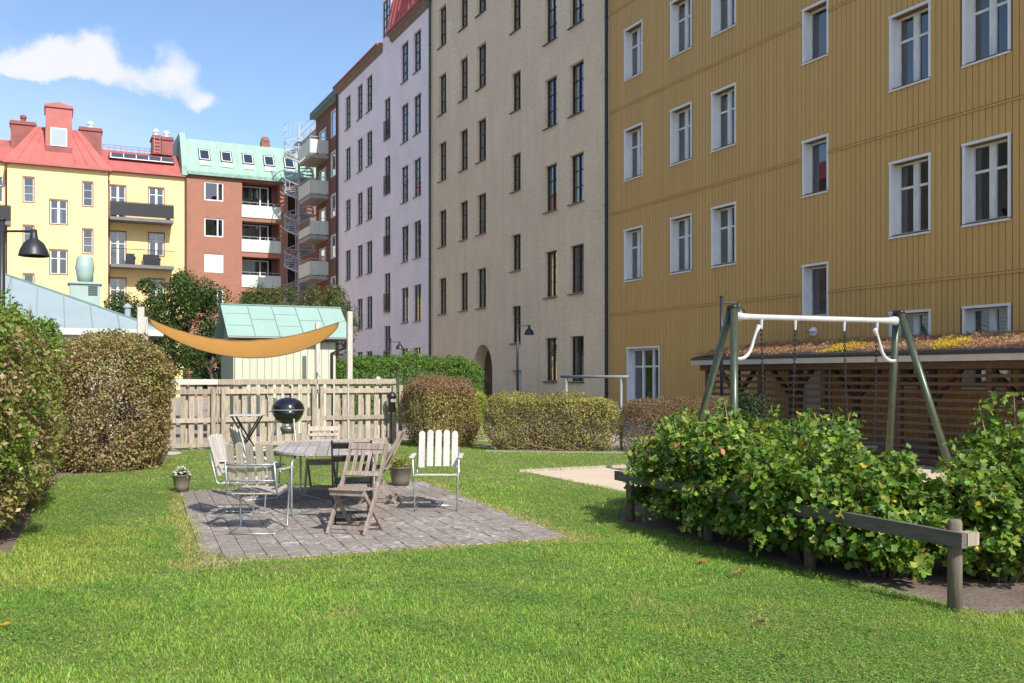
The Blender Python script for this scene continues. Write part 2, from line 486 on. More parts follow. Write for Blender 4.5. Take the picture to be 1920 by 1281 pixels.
def link(name, data, parent=None, loc=None, rot=None, scale=None):
    o = bpy.data.objects.new(name, data)
    COL.objects.link(o)
    if parent: o.parent = parent
    if loc is not None: o.location = loc
    if rot is not None: o.rotation_euler = rot
    if scale is not None: o.scale = scale
    return o


def thing(name, label, cat, loc=(0, 0, 0), rz=0.0, group=None):
    o = link(name, None, None, loc, (0, 0, rz))
    o.empty_display_size = 0.3
    return tag(o, label, cat, group)


def tag(o, label, cat, group=None):
    o['label'] = label; o['category'] = cat
    if group: o['group'] = group
    return o


def struct(o):
    o['kind'] = 'structure'
    return o


def stuff(o):
    o['kind'] = 'stuff'
    return o


def np_mesh(name, verts, faces_n, loops, m, cols=None, smooth=False):
    """fast mesh from numpy: verts (n,3), faces_n = corners per face, loops flat index array"""
    me = bpy.data.meshes.new(name)
    nv = len(verts); nl = len(loops); nf = nl // faces_n
    me.vertices.add(nv); me.vertices.foreach_set('co', np.ascontiguousarray(verts, dtype=np.float32).ravel())
    me.loops.add(nl); me.loops.foreach_set('vertex_index', np.ascontiguousarray(loops, dtype=np.int32))
    me.polygons.add(nf)
    me.polygons.foreach_set('loop_start', np.arange(0, nl, faces_n, dtype=np.int32))
    if cols is not None:
        ca = me.color_attributes.new('Col', 'FLOAT_COLOR', 'POINT')
        c4 = np.ones((nv, 4), dtype=np.float32); c4[:, :3] = cols
        ca.data.foreach_set('color', c4.ravel())
    me.materials.append(m)
    me.update(calc_edges=True)
    return me


def unit(a):
    return a / (np.linalg.norm(a, axis=1, keepdims=True) + 1e-9)


def leaves(P, outward, size, cols, shape='rhomb', up=0.5, wild=0.7, aspect=0.55, droop=0.2):
    """leaf-sized faces at points P: returns verts, corners-per-face, loops, vertex colours"""
    n = len(P)
    nrm = unit(outward * 0.6 + np.array([0, 0, up]) + rng.normal(0, wild, (n, 3)))
    d = rng.normal(0, 1, (n, 3)) + outward * 0.7 + np.array([0, 0, -droop])
    d = unit(d - nrm * np.sum(d * nrm, axis=1, keepdims=True))
    s = np.cross(nrm, d)
    L = (size * rng.uniform(0.6, 1.25, n))[:, None]
    W = L * aspect
    if shape == 'rhomb':
        tpl = [(0, 0, 0), (0.45, -0.5, 0.10), (1, 0, -0.06), (0.45, 0.5, 0.10)]
        tris = [(0, 1, 2), (0, 2, 3)]
    else:       # five-lobed leaf of a currant bush
        tpl = [(0.36, 0, -0.06), (0, 0, 0), (0.10, -0.50, 0.05), (0.46, -0.33, 0.01), (0.80, -0.42, 0.06), (1.02, 0, -0.08),
               (0.80, 0.42, 0.06), (0.46, 0.33, 0.01), (0.10, 0.50, 0.05)]
        k = len(tpl) - 1
        tris = [(0, 1 + i, 1 + (i + 1) % k) for i in range(k)]
    V = np.stack([P + d * (a * L) + s * (b * (W if shape == 'rhomb' else L)) + nrm * (c * L) for a, b, c in tpl], axis=1)
    m = len(tpl)
    base = (np.arange(n) * m)[:, None, None]
    loops = (base + np.array(tris)[None]).reshape(-1)
    C = np.repeat(cols[:, None, :], m, axis=1)
    return V.reshape(-1, 3), 3, loops, C.reshape(-1, 3)


def palette(n, cols, weights, jit=0.18):
    c = np.array(cols)[rng.choice(len(cols), n, p=np.array(weights) / sum(weights))]
    return np.clip(c * rng.uniform(1 - jit, 1 + jit, (n, 1)) * rng.uniform(1 - jit * 0.4, 1 + jit * 0.4, (n, 3)), 0.003, 1)


def wobble(P, f, seed):
    r = np.random.default_rng(seed)
    a = np.zeros(len(P))
    for _ in range(5):
        k = r.normal(0, f, 3); a += np.sin(P @ k + r.uniform(0, 6.28))
    return a / 5


def hedge(name, label, cat, c, half, count, size, cols, w, seed, power=5, depth=0.28, top_cols=None, top_w=None, top_from=0.72, rough=0.10,
          twigs=60, rz=0.0, group=None, material=None, bare=0.0, twig_mat=None, sprigs=0, undercut=0.0, alt_cols=None, alt_from=.25):
    """clipped hedge: a thick shell of leaves over a tangle of twigs"""
    root = thing(name, label, cat, (c[0], c[1], 0), rz, group)
    hx, hy, hz = half
    H = np.array([hx, hy, hz])
    area = np.array([hy * hz, hy * hz, hx * hz, hx * hz, hx * hy])
    face = rng.choice(5, count, p=area / area.sum())
    U = rng.uniform(-1, 1, (count, 3))
    U[face == 0, 0] = 1; U[face == 1, 0] = -1; U[face == 2, 1] = 1; U[face == 3, 1] = -1; U[face == 4, 2] = 1
    Un = U.copy(); Un[:, 2] = np.maximum(Un[:, 2], 0)
    nn = np.sum(np.abs(Un) ** power, axis=1, keepdims=True) ** (1 / power)
    q = U / nn; q[:, 2] = np.where(U[:, 2] < 0, U[:, 2], q[:, 2])
    qo = q.copy(); qo[:, 2] = np.maximum(qo[:, 2], 0)
    out = unit(np.sign(qo) * np.abs(qo) ** (power - 1) / H)
    inn = np.minimum(rng.exponential(depth * 0.55, count), depth * 2.2)[:, None]
    S = q * H
    S = S + out * (wobble(S, 2.4, seed) * rough + wobble(S, 9.0, seed + 1) * rough * 0.9)[:, None]
    P = S - out * inn
    P[:, 2] += hz
    P -= out * (np.clip(1 - P[:, 2] / (0.5 * hz), 0, 1) * undercut * rng.uniform(.4, 1.2, count))[:, None]
    keep = (P[:, 2] > 0.03) & (wobble(P, 4.5, seed + 2) + .7 * wobble(P, 13, seed + 5) + rng.normal(0, 0.3, count) > -0.55 + bare)
    P, out = P[keep], out[keep]
    n = len(P)
    # colour drifts in patches over the hedge
    patch = wobble(P, 1.8, seed + 3)[:, None]
    C = palette(n, cols, w)
    C = C * (1 + 0.22 * patch)
    if alt_cols:
        sel = (wobble(P, 2.6, seed + 7) + .5 * wobble(P, 6, seed + 8) + rng.normal(0, .25, n)) > alt_from
        C = np.where(sel[:, None], palette(n, alt_cols, [1] * len(alt_cols), .25), C)
    if top_cols:
        t = P[:, 2] / (2 * hz) + 0.18 * wobble(P, 2.2, seed + 4) + rng.normal(0, 0.05, n)
        Ct = palette(n, top_cols, top_w)
        C = np.where((t > top_from)[:, None], Ct, C)
    V, k, loops, CC = leaves(P, out, size, np.clip(C, 0.004, 0.9))
    fo = link('foliage', np_mesh('foliage', V, k, loops, material or LEAF, CC), root)
    tw = MB()
    r = random.Random(seed)
    for _ in range(twigs):
        a = (r.uniform(-.75, .75) * hx, r.uniform(-.75, .75) * hy, 0)
        i = r.randrange(len(P)); e = P[i]
        mid = (a[0] * .5 + e[0] * .5 + r.uniform(-.1, .1), a[1] * .5 + e[1] * .5 + r.uniform(-.1, .1), e[2] * .55)
        tw.tube([a, mid, tuple(e)], [0.011, 0.007, 0.003], 4, False)
    for _ in range(sprigs):
        i = r.randrange(len(S)); e = S[i] + np.array([0, 0, hz])
        if e[2] < 1.5 * hz: continue
        tw.tube([tuple(e - out[0] * 0), (e[0] + r.uniform(-.06, .06), e[1] + r.uniform(-.06, .06), e[2] + r.uniform(.05, .22))], [0.004, 0.002], 3, False)
    tw.build('twigs', twig_mat or TWIG, root)
    return root


# ------------------------------------------------------------------ ground
def poly_sheet(name, pts, z, m):
    mb = MB(); mb.quad(*[(x, y, z) for x, y in pts])
    return struct(mb.build(name, m))


def lawn_soil_mat():
    m = mat('lawn_ground', (0.10, 0.14, 0.028), 0.95, 0.3, 2.5, 0.8, 50, col2=(0.19, 0.20, 0.06))
    return m


poly_sheet('ground', [(-400, -400), (400, -400), (400, 400), (-400, 400)], -0.012, GRAVEL)
LAWN = [(-9, -4), (10.5, -4), (10.5, 4.25), (5.66, 4.3), (5.58, 5.5), (5.62, 8.9), (6.1, 9.6), (7.1, 10.4), (7.15, 14.05), (9.2, 14.1), (12.5, 14.3), (12.5, 15.6),
        (10.95, 17.15), (8.75, 18.7), (8.45, 19.6), (9.6, 20.6), (9.4, 22.0), (7.4, 21.8), (2.3, 21.35), (2.25, 20.6), (1.85, 18.8), (1.3, 17.25), (0.1, 16.7), (-0.15, 13), (-0.32, 9.7), (-9, 9.6)]
poly_sheet('lawn', LAWN, -0.004, lawn_soil_mat())
poly_sheet('soil_bed', [(5.45, 4.1), (10.4, 4.1), (10.4, 6.2), (7.3, 6.4), (7.15, 10.2), (6.0, 9.7), (5.3, 9.1), (5.25, 5.5)], -0.008, SOIL)
poly_sheet('hedge_bed', [(-9, 9.4), (-0.25, 9.5), (0.0, 13), (0.2, 16.6), (1.4, 17.1), (2.0, 18.8), (2.4, 20.9), (2.4, 21.6), (-9, 21.6)], -0.008, SOIL)
poly_sheet('sand_pit', [(7.1, 6.3), (13.4, 6.0), (13.4, 14.2), (7.1, 14.08)], -0.001, SAND)
poly_sheet('gravel_path', [(8.2, 18.2), (13.6, 14.4), (15.9, 14.4), (15.9, 60), (8, 60), (8, 30), (9.6, 20.6)], -0.002, SAND if False else mat('path_gravel', (0.36, 0.32, 0.28), 0.95, 0.15, 4, 0.6, 50))

# sand pit kerb
kerb = MB(); kerb.bbox(6.98, 13.3, 14.08, 14.16, -0.03, 0.035, 0.006)
tag(kerb.build('timber_edging', WOOD_GREY), 'low timber edging along the back of the sand area', 'edging')

# ---- lawn blades
PAT_O, PAT_R = Vector((1.17, 8.40)), R(-4.5)
PAT_W, PAT_L = 3.45, 5.32
PU = Vector((math.cos(PAT_R), math.sin(PAT_R))); PV = Vector((-math.sin(PAT_R), math.cos(PAT_R)))


def in_poly(x, y, poly):
    ins = np.zeros(len(x), bool); j = len(poly) - 1
    for i in range(len(poly)):
        xi, yi = poly[i]; xj, yj = poly[j]
        c = ((yi > y) != (yj > y)) & (x < (xj - xi) * (y - yi) / (yj - yi + 1e-12) + xi)
        ins ^= c; j = i
    return ins


def grass():
    s, c = math.sin(HEAD), math.cos(HEAD)
    zones = [(4.0, 7.0, 230000), (7.0, 10.0, 220000), (10.0, 14.0, 190000), (14.0, 23.0, 170000)]
    Ps, Ws = [], []
    for t0, t1, n in zones:
        t = np.sqrt(rng.uniform(t0 ** 2, t1 ** 2, n)); l = rng.uniform(-0.66, 0.66, n) * t
        Ps.append(np.stack([t * s + l * c, t * c - l * s], 1)); Ws.append(np.full(n, 0.0032 + 0.00042 * (t0 + t1) / 2))
    P = np.concatenate(Ps); W = np.concatenate(Ws)
    k = in_poly(P[:, 0], P[:, 1], LAWN)
    a = (P[:, 0] - PAT_O.x) * PU.x + (P[:, 1] - PAT_O.y) * PU.y
    b = (P[:, 0] - PAT_O.x) * PV.x + (P[:, 1] - PAT_O.y) * PV.y
    P3 = np.column_stack([P, np.zeros(len(P))])
    edge = 0.02 + 0.08 * wobble(P3, 4, 3) + 0.08 * wobble(P3, 17, 4)
    # the turf has crept over the near left corner
    corner = np.maximum(0, 0.62 - a - b * 0.8)
    e2 = edge + 0.55 * np.minimum(corner, 0.45)
    inside = (a > e2) & (a < PAT_W - edge) & (b > e2) & (b < PAT_L - edge)
    k &= ~inside
    onpat = ((a > 0) & (a < PAT_W) & (b > 0) & (b < PAT_L))[k]
    P, W, P3 = P[k], W[k], P3[k]
    n = len(P)
    patch = wobble(P3, 1.1, 21) + 0.6 * wobble(P3, 3.3, 22)
    fine = wobble(P3, 8, 23)
    clover = (wobble(P3, 1.6, 31) + 0.5 * wobble(P3, 5, 32) + rng.normal(0, 0.35, n)) > 0.12
    h = rng.uniform(0.010, 0.030, n) * (1 + 0.25 * patch) * (1 + 0.35 * fine)
    h = np.where(clover, rng.uniform(0.015, 0.032, n), h)
    ang = rng.uniform(0, 2 * math.pi, n)
    lean = rng.uniform(0.3, 1.6, n) * h
    d = np.column_stack([np.cos(ang), np.sin(ang), np.zeros(n)])
    sd = np.column_stack([-np.sin(ang), np.cos(ang), np.zeros(n)])
    base = np.column_stack([P, np.where(onpat, 0.008, -0.004)])
    g = palette(n, [(0.19, 0.345, 0.035), (0.135, 0.275, 0.03), (0.29, 0.41, 0.06), (0.42, 0.42, 0.15), (0.085, 0.19, 0.022)], [4, 4, 3.2, .8, 2.4], 0.25)
    dry = (wobble(P3, 0.9, 41) + 0.4 * wobble(P3, 4, 42))[:, None]
    g = g * (1 + 0.18 * patch[:, None])
    g = np.where(dry > 0.30, g * np.array([1.35, 1.05, 1.2]), g)
    ee = np.minimum(np.minimum(np.abs(a[k]), np.abs(a[k] - PAT_W)) + 9 * ((b[k] < -.3) | (b[k] > PAT_L + .3)), np.minimum(np.abs(b[k]), np.abs(b[k] - PAT_L)) + 9 * ((a[k] < -.3) | (a[k] > PAT_W + .3)))
    straw = (ee < .16 + .1 * fine) & (rng.random(n) < .6)
    clover &= ~straw
    g = np.where(straw[:, None], palette(n, [(.42, .36, .16), (.34, .33, .10), (.30, .22, .12)], [3, 3, 1], .2), g)
    thin = (wobble(P3, 2.2, 51) + .6 * wobble(P3, 7, 52) + rng.normal(0, .3, n)) > .95
    g = np.where(thin[:, None], palette(n, [(.40, .36, .15), (.30, .30, .10), (.22, .17, .09)], [3, 3, 1], .2), g)
    g *= np.array([1.34, 1.26, 1.1]); g[:, 2] += .014
    g = np.where(clover[:, None] & ~thin[:, None], palette(n, [(0.13, 0.275, 0.045), (0.18, 0.34, 0.055), (0.26, 0.41, 0.09)], [3, 3, 2], 0.25), g)
    # grass blades: one bent triangle; clover: small flat leaf on top
    w = (W * rng.uniform(0.7, 1.4, n))[:, None]
    tip = base + d * lean[:, None] + np.column_stack([np.zeros((n, 2)), h])
    v0 = base - sd * w / 2; v1 = base + sd * w / 2; v2 = tip
    cw = np.where(clover, np.maximum(0.010, W * 1.6) * rng.uniform(0.8, 1.3, n), 0)[:, None]
    top = base + np.column_stack([np.zeros((n, 2)), h])
    tilt = rng.normal(0, 0.35, (n, 1))
    cv0 = top - sd * cw * 0.6 + np.array([0, 0, 1]) * tilt * cw * -0.5
    cv1 = top + sd * cw * 0.6 + np.array([0, 0, 1]) * tilt * cw * 0.5
    cv2 = top + d * cw * 1.1
    m = clover[:, None]
    V = np.stack([np.where(m, cv0, v0), np.where(m, cv1, v1), np.where(m, cv2, v2)], 1)
    C = np.repeat(np.clip(g, 0.004, 0.6)[:, None, :], 3, axis=1)
    o = link('grass', np_mesh('grass', V.reshape(-1, 3), 3, np.arange(n * 3), GRASSM, C.reshape(-1, 3)))
    tag(stuff(o), 'short green lawn grass mixed with clover', 'grass')


grass()

# ---- patio of small grey concrete pavers
PAVER = mat('grey_paver', (0.19, 0.158, 0.132), 0.9, 0.2, 9, 0.35, 60, rnd=0.10, col2=(0.255, 0.22, 0.195))


def lichen(m):
    nt = m.node_tree; N, L = nt.nodes.new, nt.links.new
    b = nt.nodes['Principled BSDF']; src = b.inputs['Base Color'].links[0].from_socket
    tc = N('ShaderNodeTexCoord'); oi = N('ShaderNodeObjectInfo')
    ad = N('ShaderNodeVectorMath'); ad.operation = 'ADD'
    L(tc.outputs['Object'], ad.inputs[0]); L(oi.outputs['Location'], ad.inputs[1])
    mpx = N('ShaderNodeMapping'); mpx.inputs['Scale'].default_value = (.6, 1.5, 1); L(ad.outputs[0], mpx.inputs[0])
    nz = N('ShaderNodeTexNoise'); nz.inputs['Scale'].default_value = 26; nz.inputs['Detail'].default_value = 3
    big = N('ShaderNodeTexNoise'); big.inputs['Scale'].default_value = 1.1; big.inputs['Detail'].default_value = 2
    L(mpx.outputs[0], nz.inputs['Vector']); L(ad.outputs[0], big.inputs['Vector'])
    s = N('ShaderNodeMath'); s.operation = 'MULTIPLY_ADD'; s.inputs[1].default_value = 0.45
    L(big.outputs['Fac'], s.inputs[0]); L(nz.outputs['Fac'], s.inputs[2])
    mr = N('ShaderNodeMapRange'); mr.inputs['From Min'].default_value = 0.79; mr.inputs['From Max'].default_value = 0.85
    mr.inputs['To Max'].default_value = 0.6
    L(s.outputs[0], mr.inputs['Value'])
    mx = N('ShaderNodeMix'); mx.data_type = 'RGBA'; L(mr.outputs[0], mx.inputs['Factor']); L(src, mx.inputs['A'])
    mx.inputs['B'].default_value = (0.56, 0.54, 0.50, 1)
    L(mx.outputs['Result'], b.inputs['Base Color'])


lichen(PAVER)
patio = thing('patio', 'grey paved patio with lichen spots set into the lawn', 'patio', (PAT_O.x, PAT_O.y, 0), PAT_R)
MB().box(0, PAT_W, 0, PAT_L, -0.06, 0.001).build('joint_bed', mat('mossy_joint', (0.13, 0.12, 0.075), 0.95, 0.4, 12), patio)
PW, PL = 0.1815, 0.2363
pav = MB().bbox(0, PW - 0.0055, 0, PL - 0.006, -0.04, 0.010, 0.003).mesh('paver', PAVER)
half = MB().bbox(0, PW - 0.0055, 0, PL / 2 - 0.006, -0.04, 0.010, 0.003).mesh('paver', PAVER)
far = MB(); count = 0
for j in range(23):                     # running bond: every other row of setts is shifted by half a stone
    for i in range(19):
        y0 = j * PL - (PL / 2 if i % 2 else 0); short = False
        if y0 < 0: y0, short = 0.0, True
        if y0 + PL > PAT_L + .02: short = True
        if y0 + (PL / 2 if short else PL) > PAT_L + .02: continue
        if count < 298:
            link('paver', half if short else pav, patio, (i * PW + 0.003, y0 + 0.004, random.uniform(-0.0035, 0.0035)), (random.gauss(0, 0.004), random.gauss(0, 0.006), 0))
            count += 1
        else:
            dz = random.uniform(-.003, .003)
            far.bbox(i * PW + .003, i * PW + PW - .0025, y0 + .004, y0 + (PL / 2 if short else PL) - .002, -.04, .010 + dz, .003)
stuff(far.build('paving', PAVER, patio))

# ------------------------------------------------------------------ facades
def wall_part(name, parent, W, H, openings, m, thick=0.4):
    """wall sheet with real openings and their reveals; openings (x0,x1,z0,z1,depth)"""
    xs = sorted({0, W, *[o[0] for o in openings], *[o[1] for o in openings]})
    zs = sorted({0, H, *[o[2] for o in openings], *[o[3] for o in openings]})
    xs = [x for x in xs if 0 <= x <= W]; zs = [z for z in zs if 0 <= z <= H]
    mb = MB()
    for k in range(len(zs) - 1):
        run = None
        zc = (zs[k] + zs[k + 1]) / 2
        for i in range(len(xs) - 1):
            xc = (xs[i] + xs[i + 1]) / 2
            solid = not any(o[0] < xc < o[1] and o[2] < zc < o[3] for o in openings)
            if solid:
                if run is None: run = xs[i]
            if run is not None and (not solid or i == len(xs) - 2):
                e = xs[i + 1] if solid else xs[i]
                mb.quad((run, 0, zs[k]), (e, 0, zs[k]), (e, 0, zs[k + 1]), (run, 0, zs[k + 1])); run = None
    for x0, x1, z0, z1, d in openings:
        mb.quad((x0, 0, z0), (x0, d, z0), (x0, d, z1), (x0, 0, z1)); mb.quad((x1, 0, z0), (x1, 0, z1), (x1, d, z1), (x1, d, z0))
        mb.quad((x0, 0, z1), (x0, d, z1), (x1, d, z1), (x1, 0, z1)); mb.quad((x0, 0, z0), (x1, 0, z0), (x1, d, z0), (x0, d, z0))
    me = bpy.data.meshes.new(name); me.from_pydata(mb.v, [], mb.f); me.materials.append(m); me.update()
    return link(name, me, parent)


def body_part(parent, W, H, D, m, y0=0.4):
    mb = MB()
    mb.quad((0, 0, 0), (0, D, 0), (0, D, H), (0, 0, H)); mb.quad((W, 0, 0), (W, 0, H), (W, D, H), (W, D, 0))
    mb.quad((0, D, 0), (W, D, 0), (W, D, H), (0, D, H)); mb.quad((0, 0, H), (W, 0, H), (W, D, H), (0, D, H))
    me = bpy.data.meshes.new('side_wall'); me.from_pydata(mb.v, [], mb.f); me.materials.append(m); me.update()
    return link('side_wall', me, parent)


def room_part(parent, W, H, floors, d=1.7):
    mb = MB(); mb.quad((0, d, 0), (W, d, 0), (W, d, H), (0, d, H))
    for z in floors: mb.box(0, W, 0.36, d, z - 0.12, z + 0.12)
    return mb.build('room_back', ROOM, parent)


_cache = {}


def frame_mesh(kind, w, h):
    """window joinery in local coordinates (x across from centre, y into the wall, z up from the bottom)"""
    key = (kind, round(w, 2), round(h, 2))
    if key in _cache: return _cache[key]
    fm, gm = MB(), []
    t = 0.0
    if kind == 'white2':       # two sashes, a crossbar each
        f = 0.04
        fm.box(-w / 2, -w / 2 + f, 0, 0.07, 0, h); fm.box(w / 2 - f, w / 2, 0, 0.07, 0, h)
        fm.box(-w / 2 + f, w / 2 - f, 0, 0.07, h - f, h); fm.box(-w / 2 + f, w / 2 - f, 0, 0.07, 0, f)
        fm.box(-0.05, 0.05, -0.012, 0.068, f, h - f)
        zb = h * 0.655
        for s in (-1, 1):
            a, b = (0.05, w / 2 - f) if s > 0 else (-w / 2 + f, -0.05)
            fm.box(a, b, -0.004, 0.05, zb - 0.025, zb + 0.025)
            fm.box(a, a + 0.024, -0.004, 0.05, f, zb - 0.025); fm.box(b - 0.024, b, -0.004, 0.05, f, zb - 0.025)
            fm.box(a, a + 0.024, -0.004, 0.05, zb + 0.025, h - f); fm.box(b - 0.024, b, -0.004, 0.05, zb + 0.025, h - f)
            gm += [(a + .024, b - .024, f, zb - .025), (a + .024, b - .024, zb + .025, h - f)]
    elif kind == 'white3':
        f = 0.055
        fm.box(-w / 2, -w / 2 + f, 0, 0.07, 0, h); fm.box(w / 2 - f, w / 2, 0, 0.07, 0, h)
        fm.box(-w / 2 + f, w / 2 - f, 0, 0.07, h - f, h); fm.box(-w / 2 + f, w / 2 - f, 0, 0.07, 0, f)
        zb = h * 0.66; cols = [-w / 2 + f, -w / 6, w / 6, w / 2 - f]
        for x in cols[1:3]: fm.box(x - 0.045, x + 0.045, -0.01, 0.068, f, h - f)
        for i in range(3):
            a = cols[i] + (0.045 if i else 0.02); b = cols[i + 1] - (0.045 if i < 2 else 0.02)
            fm.box(a, b, -0.004, 0.05, zb - 0.025, zb + 0.025)
            gm += [(a, b, f, zb - .025), (a, b, zb + .025, h - f)]
    elif kind == 'white1':
        f = 0.045
        fm.box(-w / 2, -w / 2 + f, 0, 0.07, 0, h); fm.box(w / 2 - f, w / 2, 0, 0.07, 0, h)
        fm.box(-w / 2 + f, w / 2 - f, 0, 0.07, h - f, h); fm.box(-w / 2 + f, w / 2 - f, 0, 0.07, 0, f)
        gm += [(-w / 2 + f, w / 2 - f, f, h - f)]
    elif kind == 'side2':      # wide light and a narrow one (brick house)
        f = 0.085
        fm.box(-w / 2, -w / 2 + f, -0.03, 0.06, 0, h); fm.box(w / 2 - f, w / 2, -0.03, 0.06, 0, h)
        fm.box(-w / 2 + f, w / 2 - f, -0.03, 0.06, h - f, h); fm.box(-w / 2 + f, w / 2 - f, -0.03, 0.06, 0, f)
        x = w * 0.2; fm.box(x - 0.05, x + 0.05, -0.02, 0.06, f, h - f)
        gm += [(-w / 2 + f, x - .05, f, h - f), (x + .05, w / 2 - f, f, h - f)]
    else:                      # small-paned casements: kind = ('grid', columns, rows)
        _, nc, nr = kind
        f = 0.042
        fm.box(-w / 2, -w / 2 + f, 0, 0.07, 0, h); fm.box(w / 2 - f, w / 2, 0, 0.07, 0, h)
        fm.box(-w / 2 + f, w / 2 - f, 0, 0.07, h - f, h); fm.box(-w / 2 + f, w / 2 - f, 0, 0.07, 0, f)
        for i in range(1, nc):
            x = -w / 2 + w * i / nc; q = 0.028 if i * 2 == nc else 0.016
            fm.box(x - q, x + q, -0.006, 0.062, f, h - f)
        for j in range(1, nr):
            z = h * j / nr; fm.box(-w / 2 + f, w / 2 - f, 0.004, 0.05, z - 0.011, z + 0.011)
        gm += [(-w / 2 + f, w / 2 - f, f, h - f)]
    panes = []
    for a, b, z0, z1 in gm:
        panes.append(MB().quad((a, 0.035, z0), (b, 0.035, z0), (b, 0.035, z1), (a, 0.035, z1)))
    r = (fm, panes)
    _cache[key] = r
    return r


_mesh_cache = {}


def window(parent, x, z, w, h, d, kind, fmat, sill=None, casing=None, curtain=None, name='window', sill_over=0.06, trim=None, trim_d=0.06):
    """a window in an opening centred at x with its bottom at z, joinery set back by d"""
    key = (str(kind), round(w, 2), round(h, 2), fmat.name)
    fm, panes = frame_mesh(kind, w, h)
    if key not in _mesh_cache:
        _mesh_cache[key] = (fm.mesh('window_frame', fmat), [p.mesh('pane', GLASS, False, False) for p in panes])
    fme, pmes = _mesh_cache[key]
    o = link(name, fme, parent, (x, d, z))
    for pm in pmes: link('pane', pm, o)
    if sill:
        k = ('sill', round(w, 2), sill.name, sill_over, d)
        if k not in _mesh_cache:
            _mesh_cache[k] = MB().prism([(-d - 0.07, -0.045), (0.0, 0.0), (0.0, -0.03), (-d - 0.07, -0.07)], 0, -w / 2 - sill_over, w / 2 + sill_over * 0.3).mesh('sill', sill)
        link('sill', _mesh_cache[k], o, (0, -0.002, 0.012))
    if casing:
        k = ('casing', round(w, 2), round(h, 2), d)
        if k not in _mesh_cache:
            c, p = 0.045, 0.036
            mb = MB()
            mb.box(-w / 2 - c, -w / 2 + 0.004, -d - p, 0.0, -0.02, h + 0.004); mb.box(w / 2 - 0.004, w / 2 + c, -d - p, 0.0, -0.02, h + 0.004)
            mb.box(-w / 2 - c - 0.01, w / 2 + c + 0.01, -d - p - 0.012, 0.0, h + 0.004, h + c + 0.01)
            mb.prism([(-d - p - 0.025, -0.05), (0.0, 0.012), (0.0, -0.03), (-d - p - 0.025, -0.085)], 0, -w / 2 - c, w / 2 + c - 0.01)
            _mesh_cache[k] = mb.mesh('casing', casing)
        link('casing', _mesh_cache[k], o, (0, 0, 0))
    if trim:
        k = ('trim', round(w, 2), round(h, 2))
        if k not in _mesh_cache:
            mb = MB(); a, b = -w / 2, w / 2
            for q in ((a - .07, a, -.07, h + .1), (b, b + .07, -.07, h + .1), (a, b, h, h + .1), (a, b, -.07, 0)): mb.box(q[0], q[1], -trim_d - .025, -trim_d + .02, q[2], q[3])
            _mesh_cache[k] = mb.mesh('architrave', trim)
        link('architrave', _mesh_cache[k], o)
    if curtain:
        mb = MB(); n = 16
        x0, x1, z0, z1 = curtain[:4]
        pts = [(x0 + (x1 - x0) * i / n, 0.24 + 0.025 * math.sin(i * 2.3) + 0.01 * math.sin(i * 5.1)) for i in range(n + 1)]
        for i in range(n):
            mb.quad((pts[i][0], pts[i][1], z0), (pts[i + 1][0], pts[i + 1][1], z0), (pts[i + 1][0], pts[i + 1][1], z1), (pts[i][0], pts[i][1], z1))
        me = bpy.data.meshes.new('curtain'); me.from_pydata(mb.v, [], mb.f); me.materials.append(curtain[4] if len(curtain) > 4 else CURTAIN)
        link('curtain', me, o)
    return o


XF = 16.0
# ---- ochre boarded house (nearest, right)
YL = 25.78
oh = thing('boarded_house', 'tall ochre yellow house with vertical boarding and white deep-set windows, in shade', 'house', (XF, YL, 0), R(-90))
OW, OH = YL - 3.0, 15.6
wins = []          # x0, x1, z0, z1, kind
for yl, yr, col in ((24.92, 23.91, 'A'), (22.50, 21.48, 'B'), (20.61, 19.59, 'C'), (14.59, 13.54, 'E'), (12.80, 11.77, 'F'), (9.6, 8.55, 'G'), (7.8, 6.75, 'H')):
    for zb, zt in ((10.72, 12.28), (7.63, 9.19), (4.53, 6.10)):
        wins.append((YL - yl + .045, YL - yr - .045, zb + .03, zt - .05, 'white2'))
    if col in 'EFGH':
        wins.append((YL - yl + .045, YL - yr - .045, 1.42, 2.89, 'white2'))
wins.append((YL - 24.77 + .045, YL - 23.02 - .045, 0.82, 2.41, 'white3'))
for zb, zt in ((8.96, 10.23), (5.84, 7.12), (2.95, 4.20), (12.05, 13.33)):
    wins.append((YL - 17.18 + .045, YL - 16.34 - .045, zb + .03, zt - .05, 'white1'))
door_o = (YL - 17.25, YL - 16.3, 0.0, 2.1)
ops = [(a, b, c, d, 0.24) for a, b, c, d, _ in wins] + [(*door_o, 0.12)]
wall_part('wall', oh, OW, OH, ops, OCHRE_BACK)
body_part(oh, OW, OH, 11, OCHRE)
room_part(oh, OW, OH, (0.2, 3.5, 6.7, 9.9, 13.0))
r_ = random.Random(3)
for a, b, c, d, kind in wins:
    cur = None
    w, h = b - a, d - c
    if r_.random() < 0.4:
        cur = (-w / 2, -w / 2 + w * 0.3, 0.0, h * 0.97) if r_.random() < .5 else (w / 2 - w * .3, w / 2, 0, h * .97)
    window(oh, (a + b) / 2, c, w - 0.002, h - 0.002, 0.175, kind, WHITE_OLD, None, WHITE, cur)
dr = MB(); dr.box(door_o[0], door_o[1], 0.06, 0.11, 0.01, 2.1)
for zz in (0.25, 1.15): dr.box(door_o[0] + .15, door_o[1] - .15, 0.045, 0.06, zz, zz + 0.7)
dro = dr.build('door', WHITE, oh)
MB().tube([(door_o[1] - .1, 0.02, 1.02), (door_o[1] - .22, 0.02, 1.02)], 0.012, 8).build('handle', ALU, dro)
